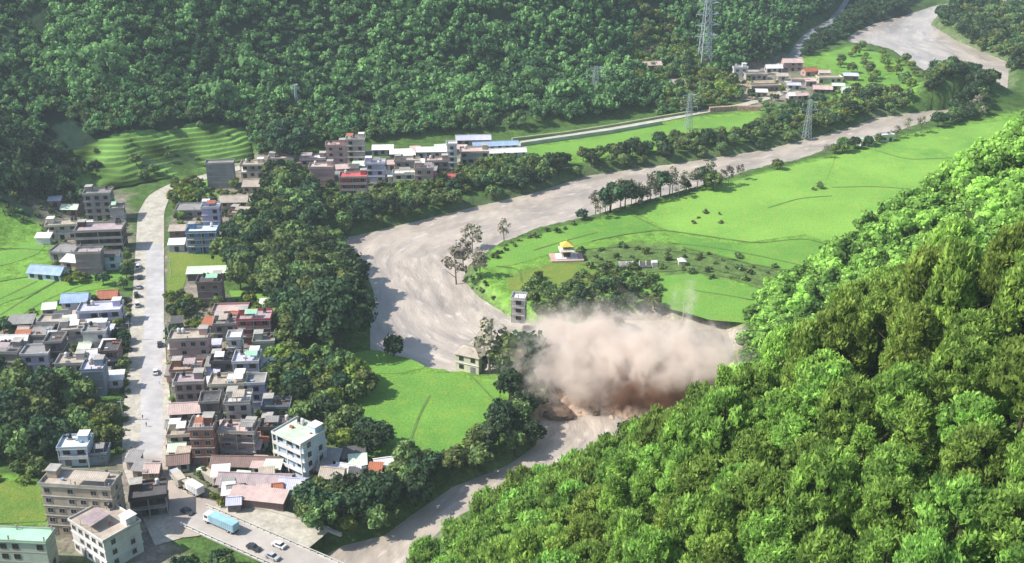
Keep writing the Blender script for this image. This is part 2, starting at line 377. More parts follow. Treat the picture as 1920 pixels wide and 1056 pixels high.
# ------------------------------------------------------------------ rice fields, bunds, roads
def sheet(name, pts, z, mat, jitter=.0, kind='structure', world=False, step=3.0, thick=0):
    w_ = np.array(pts, float) if world else PL(pts)
    w_ = np.vstack([w_, w_[:1]]); L = int(np.hypot(*np.diff(w_, axis=0).T).sum() / step); w_ = resample(w_, max(L, 6))[:-1]
    if jitter: w_ = w_ + np.c_[vnoise(w_[:, 0], w_[:, 1], 5, 31), vnoise(w_[:, 0], w_[:, 1], 5, 32)] * jitter
    import bmesh
    bm = bmesh.new(); vs = [bm.verts.new((x, y, z)) for x, y in w_]; f = bm.faces.new(vs); f.normal_update()
    if f.normal.z < 0: f.normal_flip()
    bmesh.ops.triangulate(bm, faces=[f]); me = bpy.data.meshes.new(name); bm.to_mesh(me); bm.free()
    o = link(name, me, mat); o['kind'] = kind; return o
def field_mat(name, c1, c2, sc=.05, row=None):
    m, n, out = newmat(name)
    b = N(n, 'ShaderNodeBsdfPrincipled'); b.inputs['Roughness'].default_value = .9; b.inputs['Specular IOR Level'].default_value = .15
    t = noise_node(n, sc, 4); t2 = noise_node(n, 1.4, 4); c = mixc(n, c1, c2, maprange(n, t.outputs[0], .35, .65, 0, 1))
    t3 = noise_node(n, .012, 5, rough=.7); c = mixc(n, c, tuple(v * q for v, q in zip(c2, (.62, .78, .8))), maprange(n, t3.outputs[0], .5, .68, 0, .8))
    mm = N(n, 'ShaderNodeVectorMath', operation='SCALE'); n.links.new(c, mm.inputs[0]); t4 = noise_node(n, .16, 5, rough=.7); c = mixc(n, c, (c1[0] * 1.35, c1[1] * .98, c1[2]), maprange(n, t4.outputs[0], .5, .72, 0, .75)); n.links.new(c, mm.inputs[0]); n.links.new(maprange(n, t2.outputs[0], .3, .7, .75, 1.22), mm.inputs[3])
    n.links.new(mm.outputs[0], b.inputs['Base Color'])
    bp = N(n, 'ShaderNodeBump'); bp.inputs['Distance'].default_value = .5; bp.inputs['Strength'].default_value = .5; n.links.new(t2.outputs[0], bp.inputs['Height']); n.links.new(bp.outputs[0], b.inputs['Normal'])
    n.links.new(b.outputs[0], out.inputs[0]); return m
RICE = field_mat('rice', (.155, .315, .050), (.115, .250, .042), .04)
RICE2 = field_mat('rice_bright', (.205, .385, .065), (.150, .300, .052), .02)
RICE3 = field_mat('rice_yellow', (.17, .22, .040), (.11, .19, .03), .06)
BUND = rough_mat('bund', (.115, .20, .045), (.085, .15, .036), .8)
FIELDS = [([(912, 503), (925, 472), (1000, 443), (1085, 423), (1180, 402), (1240, 430), (1170, 440), (1110, 452), (1040, 474), (960, 498)], RICE),
          ([(1195, 398), (1300, 364), (1400, 333), (1500, 309), (1566, 295), (1512, 440), (1400, 455), (1250, 432)], RICE2),
          ([(1568, 293), (1700, 262), (1790, 238), (1930, 222), (1930, 420), (1750, 470), (1600, 470), (1510, 442)], RICE2),
          ([(1250, 438), (1400, 460), (1508, 447), (1600, 476), (1720, 480), (1600, 530), (1500, 512), (1400, 492), (1280, 462)], RICE),
          ([(1215, 522), (1300, 512), (1390, 535), (1500, 562), (1470, 598), (1400, 606), (1330, 600), (1240, 575), (1205, 545)], RICE),
          ([(955, 522), (1050, 494), (1130, 503), (1110, 526), (1010, 548), (950, 545)], RICE3),
          ([(642, 668), (700, 656), (765, 672), (800, 690), (750, 700), (690, 702), (650, 690)], RICE),
          ([(700, 712), (760, 702), (850, 700), (880, 716), (940, 716), (938, 745), (905, 800), (862, 838), (820, 850), (770, 846), (700, 828), (645, 788), (668, 760), (700, 740)], RICE),
          ([(975, 280), (1100, 262), (1240, 233), (1330, 222), (1425, 215), (1425, 238), (1300, 258), (1240, 268), (1100, 292), (1010, 296)], RICE),
          ([(-60, 436), (50, 440), (85, 462), (70, 476), (30, 492), (-60, 512)], RICE), ([(-60, 548), (20, 528), (60, 520), (120, 516), (60, 552), (-60, 590)], RICE),
          ([(-60, 598), (60, 558), (130, 518), (236, 512), (236, 532), (200, 540), (140, 548), (70, 584), (40, 606), (-60, 622)], RICE),
          ([(-60, 356), (40, 350), (60, 372), (0, 388), (-60, 392)], RICE), ([(-60, 396), (60, 386), (80, 404), (60, 424), (-60, 426)], RICE),
          ([(314, 474), (420, 480), (424, 500), (350, 504), (344, 545), (314, 556)], RICE3), ([(430, 545), (500, 548), (510, 566), (440, 568)], RICE),
          ([(-60, 905), (50, 900), (88, 925), (90, 980), (-60, 985)], RICE3),
          ([(1540, 108), (1600, 92), (1650, 100), (1690, 130), (1640, 150), (1560, 130)], RICE), ([(1650, 156), (1700, 138), (1728, 165), (1705, 200), (1650, 200)], RICE),
          ([(1885, 28), (1990, 18), (1990, 48), (1900, 46)], RICE)]
for i, (pts, mt) in enumerate(FIELDS): sheet('rice_field', pts, .10 + .004 * i, mt, .5)
def strip_mesh(name, pts, wd, z, mat, world=False, taper=None, dz=None, smooth=True):
    p = np.array(pts, float) if world else PL(pts); s_ = np.r_[0, np.cumsum(np.hypot(*np.diff(p, axis=0).T))]
    nn = max(int(s_[-1] / 3), 4); q = np.linspace(0, s_[-1], nn); x, y = np.interp(q, s_, p[:, 0]), np.interp(q, s_, p[:, 1])
    ww = np.interp(q, s_, wd) if hasattr(wd, '__len__') else np.full(nn, wd)
    for _ in range(3): x[1:-1] = (x[:-2] + x[2:] + 2 * x[1:-1]) / 4; y[1:-1] = (y[:-2] + y[2:] + 2 * y[1:-1]) / 4
    dx, dy = np.gradient(x), np.gradient(y); L = np.hypot(dx, dy); nx, ny = -dy / L, dx / L
    cols = np.linspace(-.5, .5, 5); VV = []
    for c in cols:
        xx, yy = x + nx * ww * c, y + ny * ww * c; zz = np.maximum(H(xx, yy), 0) + z if dz is None else np.full(nn, dz)
        VV.append(np.c_[xx, yy, zz])
    if dz is None:
        zc = np.mean([v[:, 2] for v in VV], 0)
        zc = np.convolve(np.pad(zc, 2, 'edge'), np.ones(5) / 5, 'valid')
        for v in VV: v[:, 2] = zc
    VV = np.concatenate(VV); id_ = np.arange(5 * nn).reshape(5, nn)
    fq = np.stack([id_[:-1, :-1], id_[1:, :-1], id_[1:, 1:], id_[:-1, 1:]], -1).reshape(-1, 4)[:, ::-1]
    return link(name, np_mesh(name, VV, fq, smooth=True), mat)
DIRT = rough_mat('road_gravel', (.46, .43, .36), (.34, .31, .255), .22, bump=.2, big=.9)
ASPH = rough_mat('road_asphalt', (.37, .36, .36), (.43, .41, .39), .25)
PATHM = rough_mat('path_dirt', (.36, .32, .25), (.27, .24, .18), .5)
rd = [(340, 1010), (305, 940), (278, 860), (278, 800), (276, 740), (276, 680), (276, 620), (278, 560), (280, 500), (282, 440), (283, 400), (298, 368), (330, 348), (375, 335), (420, 324), (480, 306)]
tag(strip_mesh('road', rd, [14, 14, 15.5, 15.5, 14.5, 13, 12.5, 12, 12, 12, 12, 11, 9, 8, 7, 6], .22, DIRT), kind='structure')
tag(strip_mesh('road_surface', [(282, 866), (286, 800), (284, 740), (285, 680), (288, 620), (291, 560), (291, 500), (288, 460)], [7, 6.5, 6, 6, 5.5, 5.5, 5, 4.5][0] , .24, ASPH), kind='structure')
sheet('road_junction', [(232, 880), (244, 862), (270, 856), (300, 858), (312, 866), (316, 900), (345, 925), (420, 950), (470, 975), (380, 1005), (330, 1010), (318, 960), (300, 900), (250, 880)], .27, rough_mat('junction_dust', (.40, .34, .29), (.33, .28, .24), .3), .5)
tag(strip_mesh('mountain_road', [(1470, 122), (1490, 104), (1503, 80), (1528, 57), (1562, 40), (1575, 20), (1592, 2)], 8, .5, rough_mat('old_asphalt', (.20, .21, .22), (.16, .17, .18), .3)), kind='structure')
tag(strip_mesh('hillside_road', [(980, 268), (1100, 250), (1240, 226), (1310, 212), (1400, 196), (1460, 178), (1485, 160), (1465, 142), (1440, 132), (1470, 118), (1500, 108)], 5.5, .3, DIRT), kind='structure')
tag(strip_mesh('path', [(405, 545), (350, 562), (325, 580)], 3.5, .28, PATHM), kind='structure')
tag(strip_mesh('path', [(490, 310), (560, 330), (620, 318)], 4, .28, PATHM), kind='structure')
tag(strip_mesh('village_lane', [(585, 340), (700, 330), (800, 318), (900, 292), (980, 272)], 5, .28, PATHM), kind='structure')
BUNDS = [[(1110, 452), (1170, 440), (1240, 431), (1330, 444), (1420, 457), (1508, 447), (1600, 470)], [(1280, 464), (1400, 494), (1500, 514), (1600, 532)], [(1240, 430), (1180, 402)],
         [(1640, 282), (1700, 300), (1800, 296)], [(930, 500), (975, 502), (978, 530)], [(1560, 352), (1640, 350), (1720, 356)],
         [(806, 742), (788, 775), (768, 830)], [(880, 702), (905, 728), (930, 755)], [(0, 592), (60, 553), (125, 516)], [(-20, 532), (30, 522), (120, 512)], [(1440, 390), (1500, 372), (1560, 368)], [(1095, 468), (1180, 462), (1290, 474), (1400, 492)], [(1110, 492), (1200, 486), (1320, 500), (1440, 530), (1500, 552)], [(1205, 512), (1290, 506), (1380, 524), (1470, 560)], [(1250, 455), (1350, 466), (1450, 486), (1560, 512)],
         [(20, 606), (80, 566), (160, 532), (232, 524)], [(-20, 570), (20, 552), (70, 528)], [(1000, 470), (1060, 452), (1120, 436)], [(1300, 545), (1400, 560), (1480, 585)], [(-20, 470), (40, 466), (84, 470)]]
for q in BUNDS: tag(strip_mesh('field_bund', q, .8, .24, BUND), kind='structure')
WALLC = rough_mat('retaining_concrete', (.46, .47, .40), (.36, .38, .30), .5)
# long low white retaining walls of the road above the river field
def wall_line(name, pts, h, wd, mat, label, cat, z=0.0, world=False):
    p = np.array(pts, float) if world else PL(pts); e = empty(name, (*p[0], z)); tag(e, label, cat)
    for i in range(len(p) - 1):
        a_, b_ = p[i] - p[0], p[i + 1] - p[0]; t = (b_ - a_) / np.hypot(*(b_ - a_)); nn_ = np.array([-t[1], t[0]]) * wd / 2
        za = max(float(H(*p[i])), 0) if z == 0 else 0; zb = max(float(H(*p[i + 1])), 0) if z == 0 else 0
        m_ = MB().hull([(*(a_ - nn_), za - .3), (*(b_ - nn_), zb - .3), (*(b_ + nn_), zb - .3), (*(a_ + nn_), za - .3)], [(*(a_ - nn_), za + h), (*(b_ - nn_), zb + h), (*(b_ + nn_), zb + h), (*(a_ + nn_), za + h)])
        m_.build('wall_section', mat, e)
    return e
wall_line('retaining_wall', [(975, 274), (1060, 262), (1150, 249), (1240, 233)], 2.2, 2.0, WALLC, 'long pale concrete retaining wall between the hillside road and the river field', 'wall')
wall_line('canal_wall', [(960, 264), (1060, 252), (1150, 238), (1240, 222), (1300, 212)], 1.6, 1.6, rough_mat('mossy_concrete', (.28, .33, .17), (.2, .26, .12), .5), 'mossy upper embankment wall running along the foot of the forest', 'wall')
wall_line('red_roadside_wall', [(1330, 210), (1380, 207), (1425, 208)], 3, 2, rough_mat('red_brick_wall', (.36, .17, .12), (.45, .36, .3), .8), 'reddish brick roadside wall at the right end of the small field', 'wall')
# stepped rice terraces on the lower slope
tx0, ty0 = tpoly.min(0); tx1, ty1 = tpoly.max(0)
TX, TY = np.meshgrid(np.arange(tx0, tx1, 1.0), np.arange(ty0, ty1, .8))
ins = sdist(TX, TY, tpoly) < -1
hb = H(TX, TY) + vnoise(TX, TY, 26, 41) * 1.0
ST_ = 1.7; lv = np.floor(hb / ST_); hb = hb + vnoise(TX, TY, 9, 44) * .8 + vnoise(TX, TY, 18, 45) * 1.2; lv = np.floor(hb / ST_); fr = hb / ST_ - lv
hz = (lv + np.clip((fr - .72) / .28, 0, 1)) * ST_ + .3
ti = np.arange(TX.size).reshape(TX.shape)
TQ = np.stack([ti[:-1, :-1], ti[:-1, 1:], ti[1:, 1:], ti[1:, :-1]], -1).reshape(-1, 4)
okq = (ins.ravel()[TQ]).all(1); lq = lv.ravel()[TQ[:, 0]]
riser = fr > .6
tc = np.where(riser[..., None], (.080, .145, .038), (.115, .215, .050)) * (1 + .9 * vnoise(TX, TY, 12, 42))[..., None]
te = empty('terraced_hillside', (*tpoly.mean(0), 0)); te['kind'] = 'structure'
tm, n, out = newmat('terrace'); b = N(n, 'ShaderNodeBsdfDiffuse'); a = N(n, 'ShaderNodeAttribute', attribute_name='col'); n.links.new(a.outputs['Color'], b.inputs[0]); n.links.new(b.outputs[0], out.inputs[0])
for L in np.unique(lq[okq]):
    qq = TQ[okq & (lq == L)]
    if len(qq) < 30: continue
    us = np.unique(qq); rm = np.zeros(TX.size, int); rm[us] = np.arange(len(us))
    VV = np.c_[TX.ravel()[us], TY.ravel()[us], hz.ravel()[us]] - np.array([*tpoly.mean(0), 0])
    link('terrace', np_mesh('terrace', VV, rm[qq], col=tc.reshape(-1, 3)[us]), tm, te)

# ------------------------------------------------------------------ foliage
def ico():
    t = (1 + 5 ** .5) / 2
    v = np.array([(-1, t, 0), (1, t, 0), (-1, -t, 0), (1, -t, 0), (0, -1, t), (0, 1, t), (0, -1, -t), (0, 1, -t), (t, 0, -1), (t, 0, 1), (-t, 0, -1), (-t, 0, 1)]) / np.hypot(1, t)
    f = np.array([(0, 11, 5), (0, 5, 1), (0, 1, 7), (0, 7, 10), (0, 10, 11), (1, 5, 9), (5, 11, 4), (11, 10, 2), (10, 7, 6), (7, 1, 8), (3, 9, 4), (3, 4, 2), (3, 2, 6), (3, 6, 8), (3, 8, 9), (4, 9, 5), (2, 4, 11), (6, 2, 10), (8, 6, 7), (9, 8, 1)])
    return v, f
ICV, ICF = ico()
def crown_arrays(rg, Rr, Hh, nclump, nleaf, ls, cs_=.34, core=.78, z0=None, gap=0.0, cone=0, strand=0):
    """leaf clumps in an ellipsoid of radius Rr and height Hh; returns V, quads, tris, tint"""
    V_, Qd, Tr, T_ = [], [], [], []; n0 = 0; z0 = Hh * .35 if z0 is None else z0
    th = rg.uniform(0, 2 * np.pi, nclump); u = rg.uniform(-.55, 1, nclump); rr_ = rg.uniform(.45, 1.0, nclump) ** .5
    if cone: rr_ = rr_ * np.clip(1.05 - .85 * (u + .55) / 1.55, .12, 1)
    q = np.sqrt(1 - np.clip(u, -1, 1) ** 2) if not cone else np.ones(nclump)
    cx = Rr * (1 - cs_ * .6) * q * rr_ * np.cos(th); cy = Rr * (1 - cs_ * .6) * q * rr_ * np.sin(th); cz = z0 + Hh * .5 * (1 + u * (.80 if not cone else 1.0)) * (1 if not cone else .95)
    lop = rg.uniform(.8, 1.2, 2); cx *= lop[0]; cy *= lop[1]
    for i in range(nclump):
        r = Rr * cs_ * rg.uniform(.65, 1.3); c = np.array([cx[i], cy[i], cz[i]]); tint = rg.beta(2, 2)
        if core:
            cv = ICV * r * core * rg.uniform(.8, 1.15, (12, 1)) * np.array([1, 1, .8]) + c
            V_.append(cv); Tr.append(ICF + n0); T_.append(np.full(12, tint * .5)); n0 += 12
        d = rg.normal(size=(nleaf, 3)); d[:, 2] += .35; d /= np.linalg.norm(d, axis=1)[:, None]
        pos = c + d * r * rg.uniform(.80, 1.15, (nleaf, 1)) * np.array([1, 1, .82])
        nn_ = d + rg.normal(size=(nleaf, 3)) * .45; nn_ /= np.linalg.norm(nn_, axis=1)[:, None]
        a_ = np.cross(nn_, rg.normal(size=(nleaf, 3))); a_ /= np.linalg.norm(a_, axis=1)[:, None]
        if strand:
            a_ = np.array([0, 0, 1.0]) + d * .5 + rg.normal(size=(nleaf, 3)) * .45; a_ /= np.linalg.norm(a_, axis=1)[:, None]; nn_ = nn_ - a_ * (nn_ * a_).sum(1)[:, None]; nn_ /= np.linalg.norm(nn_, axis=1)[:, None]
        b_ = np.cross(nn_, a_)
        s1 = ls * rg.uniform(.6, 1.3, (nleaf, 1)); s2 = s1 * rg.uniform(.5, .9, (nleaf, 1)) * (.55 if strand else 1)
        qv = np.stack([pos - a_ * s1, pos - b_ * s2 + nn_ * s1 * .15, pos + a_ * s1, pos + b_ * s2 + nn_ * s1 * .15], 1).reshape(-1, 3)
        V_.append(qv); Qd.append(np.arange(nleaf * 4).reshape(-1, 4) + n0); n0 += nleaf * 4
        T_.append(np.repeat(np.clip(tint + rg.normal(size=nleaf) * .18, 0, 1), 4))
    return np.concatenate(V_), np.concatenate(Qd), (np.concatenate(Tr) if Tr else np.zeros((0, 3), int)), np.concatenate(T_)
def crown_mesh(name, seed, *a, **k):
    V_, q, t, ti_ = crown_arrays(np.random.default_rng(seed), *a, **k); return np_mesh(name, V_, [q, t], tint=ti_)
def trunk_mesh(name, seed, h, r, spread=.35, limbs=4, top=.95):
    rg = random.Random(seed); m_ = MB(); bx, by = rg.uniform(-.5, .5), rg.uniform(-.5, .5)
    m_.tube([(0, 0, -.8), (0, 0, h * .2), (bx * .5, by * .5, h * .55), (bx, by, h * top)], [r * 1.4, r, r * .7, r * .2], 6)
    for i in range(limbs):
        a_ = i * 2 * math.pi / limbs + rg.uniform(-.5, .5); z = h * rg.uniform(.3, .6); l = h * spread * rg.uniform(.8, 1.2)
        m_.tube([(bx * .3, by * .3, z), (math.cos(a_) * l * .5, math.sin(a_) * l * .5, z + l * .5), (math.cos(a_) * l, math.sin(a_) * l, z + l * .9)], [r * .5, r * .35, r * .12], 5)
    return m_.mesh(name, True)
# kinds: list of (crown meshes, trunk meshes, unit crown radius, leaf material, bark)
KIND = {}
def make_kind(key, n, Rr, Hh, z0, nclump, nleaf, ls, mat, bark, tr=.3, **k):
    cr = []; tr_ = []
    for i in range(n):
        c = crown_mesh('crown', 100 + i + hash_(key), Rr, Hh, nclump, nleaf, ls, z0=z0, **k); c.materials.append(mat); cr.append(c)
        t = trunk_mesh('trunk', 5 + i, z0 + Hh * .8, tr); t.materials.append(bark); tr_.append(t)
    KIND[key] = (cr, tr_)
def hash_(s): return sum(ord(c) * (i + 3) for i, c in enumerate(s)) % 9973
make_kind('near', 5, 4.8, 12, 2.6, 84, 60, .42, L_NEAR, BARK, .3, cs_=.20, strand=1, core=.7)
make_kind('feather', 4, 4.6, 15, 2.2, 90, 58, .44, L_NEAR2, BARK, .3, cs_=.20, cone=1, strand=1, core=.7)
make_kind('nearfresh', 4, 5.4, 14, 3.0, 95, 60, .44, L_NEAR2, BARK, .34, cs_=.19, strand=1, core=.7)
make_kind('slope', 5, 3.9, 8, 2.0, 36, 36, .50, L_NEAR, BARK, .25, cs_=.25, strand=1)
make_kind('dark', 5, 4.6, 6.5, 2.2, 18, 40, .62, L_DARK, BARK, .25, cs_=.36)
make_kind('mid', 6, 4.4, 6.0, 2.2, 18, 40, .60, L_MID, BARK, .25, cs_=.36)
make_kind('yellow', 3, 4.2, 5.5, 2.0, 18, 40, .58, L_YEL, BARK, .22, cs_=.36)
make_kind('pale', 5, 2.6, 6.5, 2.5, 14, 15, .42, L_PALE, BARKP, .16, cs_=.34, core=.45)
make_kind('palm', 4, 2.4, 8.5, 1.2, 18, 26, .5, L_HILL, BARK, .22, cs_=.5, cone=1)
make_kind('hill', 6, 3.6, 4.8, 1.2, 12, 26, .62, L_HILL, BARK, .2, cs_=.40)
make_kind('great', 2, 12, 17, 4.5, 70, 70, .8, L_DARK, BARK, .9, cs_=.22)
make_kind('shrub', 5, 1.5, 1.6, .0, 8, 18, .30, L_MID, BARK, .06, cs_=.45)
make_kind('shrubdark', 4, 1.7, 1.7, .0, 8, 16, .34, L_DARK, BARK, .06, cs_=.45)
make_kind('shrubyellow', 3, 1.5, 1.5, .0, 8, 18, .30, L_YEL, BARK, .06, cs_=.45)
COUNT = {}
def visible(x, y, z):
    """is the point seen from the camera over the ground in between"""
    t = np.linspace(.25, .965, 30)[:, None]; hx, hy = x * t, y * t; lz = CH + (z - CH) * t
    return (H(hx, hy) < lz + 1).all(0)
BUSHES = []
def tree(kind, x, y, s, name, label, cat, group=None, sz=None, z=None, now=False):
    if cat == 'shrub' and not now:
        BUSHES.append((kind, x, y, s, name, label, cat, group)); return
    cr, tr_ = KIND[kind]; i = rng.integers(len(cr)); zz = float(H(x, y)) if z is None else z
    e = empty(name, (x, y, zz - .2), rng.uniform(0, 6.28)); sz = sz or rng.uniform(.85, 1.2); e.scale = (s, s, s * sz)
    if group and name != 'flooded_tree': label = tree_label(kind, s, sz, x, y, zz)
    tag(e, label, cat, group)
    if cat != 'shrub': link('trunk', tr_[i], None, e)
    link('crown' if cat != 'shrub' else 'foliage', cr[i], None, e); COUNT[name] = COUNT.get(name, 0) + 1
    return e
def scatter(poly_px, spacing, seed, world=None, margin=0, zmode=None, maxn=None, river=0.5):
    """points on the ground at least `spacing` apart whose foot lies in the given outline"""
    rg = np.random.default_rng(seed); w_ = PL(poly_px) if world is None else np.array(world)
    x0, y0 = w_.min(0); x1, y1 = w_.max(0); nx = int((x1 - x0) / spacing) + 2; ny = int((y1 - y0) / spacing / .87) + 2
    i, j = np.meshgrid(np.arange(nx), np.arange(ny)); X = x0 + (i + .5 * (j % 2)) * spacing; Y = y0 + j * spacing * .87
    X = X + rg.uniform(-.38, .38, X.shape) * spacing; Y = Y + rg.uniform(-.38, .38, Y.shape) * spacing
    k = inside(X, Y, w_) & (sdist(X, Y, RIV) > river); pts = np.c_[X[k], Y[k]]
    return pts
LM = [(188, 380, 'the tall grey concrete house'), (85, 505, 'the pale blue tin roof'), (190, 440, 'the dark brown veranda house'), (185, 595, 'the lavender balcony house'), (205, 555, 'the rusty orange roof'), (180, 715, 'the slate blue house'),
      (143, 848, 'the banded house'), (160, 930, 'the five storey building'), (283, 940, 'the dark shop block'), (40, 1015, 'the mint green roof'), (416, 325, 'the blank grey building'), (382, 440, 'the bright blue building'), (395, 510, 'the pale green shed roof'),
      (396, 550, 'the brown house'), (480, 615, 'the faded red house'), (358, 640, 'the pale pink roadside house'), (466, 695, 'the lavender blue house'), (430, 745, 'the stepped cream house'), (385, 830, 'the red brick tower house'), (448, 830, 'the pink brick house'),
      (550, 860, 'the pale blue balcony building'), (650, 895, 'the beige shacks'), (876, 675, 'the cream house on the point'), (657, 728, 'the dark field hut'), (972, 575, 'the narrow bend house'), (664, 345, 'the bright red house'), (668, 285, 'the tall cream house'), (604, 335, 'the blank pinkish house'),
      (764, 315, 'the tan far village house'), (848, 300, 'the white tower house'), (930, 275, 'the pale blue shed roof'), (1388, 130, 'the bright white far house'), (1522, 130, 'the orange gable'), (1556, 148, 'the long cream house'), (1062, 460, 'the yellow roofed pavilion'), (1195, 490, 'the collapsed shed'),
      (1320, 70, 'the tall pylon'), (1116, 155, 'the small slope pylon'), (1290, 215, 'the wide armed pylon'), (1512, 225, 'the grey pylon'), (557, 180, 'the slim mast'), (430, 990, 'the lorry on the bridge'), (570, 1020, 'the bridge end'), (800, 770, 'the rice field on the point'), (1170, 700, 'the dust cloud'),
      (1550, 370, 'the big green field'), (540, 255, 'the huge round dark tree'), (628, 585, 'the huge dark tree at the bend'), (285, 380, 'the bend of the road'), (280, 620, 'the main road'), (1120, 250, 'the pale hillside road wall'), (1440, 290, 'the upper river bend'), (1700, 80, 'the wide upper river'), (1800, 160, 'the wooded knoll'), (1540, 50, 'the mountain road'), (250, 280, 'the rice terraces'),
      (60, 570, 'the striped left field'), (60, 460, 'the upper left field'), (1300, 620, 'the right edge of the dust'), (1120, 830, 'the river below the dust'), (700, 1010, 'the bottom edge of the river'), (1900, 1040, 'the bottom right corner'), (1900, 250, 'the upper slope end'), (1600, 520, 'the slope crest'), (1250, 1040, 'the bottom edge middle'), (1600, 1040, 'the lower right edge'), (1500, 750, 'the near slope middle'), (1780, 600, 'the brightest near crowns'), (1900, 700, 'the right picture edge'), (1650, 130, 'the far green plots'), (0, 250, 'the shaded left spur'), (100, 800, 'the shaded grove'), (520, 740, 'the belt by the brick houses')]
def where(x, y, z):
    a_, b_ = proj(x, y, z); d, lx, ly, nm = min((math.hypot(a_ - q[0], (b_ - q[1]) * 1.3), q[0], q[1], q[2]) for q in LM)
    dx, dy = a_ - lx, b_ - ly
    if d < 22: w1 = 'touching'
    elif abs(dx) > 2.2 * abs(dy): w1 = 'right of' if dx > 0 else 'left of'
    elif abs(dy) > 2.2 * abs(dx): w1 = 'in front of' if dy > 0 else 'behind'
    else: w1 = ('in front and ' if dy > 0 else 'behind and ') + ('right of' if dx > 0 else 'left of')
    dd_ = 'just ' if 22 <= d < 60 else 'well ' if d > 130 else ''
    return dd_ + w1 + ' ' + nm
SEEN = {}
def tree_label(kind, s, szz, x, y, z):
    tone = {'near': 'green', 'feather': 'feathery yellow green', 'nearfresh': 'fresh yellow green', 'slope': 'mid green', 'dark': 'dark', 'mid': 'mid green', 'yellow': 'yellowish green', 'pale': 'sparse pale', 'hill': 'green', 'palm': 'pointed green', 'shrub': 'dark green', 'shrubdark': 'blackish', 'shrubyellow': 'yellowish', 'great': 'huge dark'}[kind]
    rel = s / {'dark': 1.0, 'mid': .9, 'hill': 1.0, 'slope': 1.1}.get(kind, .95)
    size = 'large' if rel > 1.12 else 'small' if rel < .86 else 'mid sized'
    shp = 'tall' if szz > 1.1 else 'low' if szz < .93 else 'round'
    if kind.startswith('shrub'): return f'{size} {tone} bush {where(x, y, z)}'
    l = f'{size} {shp} {tone} tree {where(x, y, z)}'
    for cut in ('mid sized ', 'round ', 'just ', 'well '):
        if len(l.split()) > 13: l = l.replace(cut, '', 1)
    return l
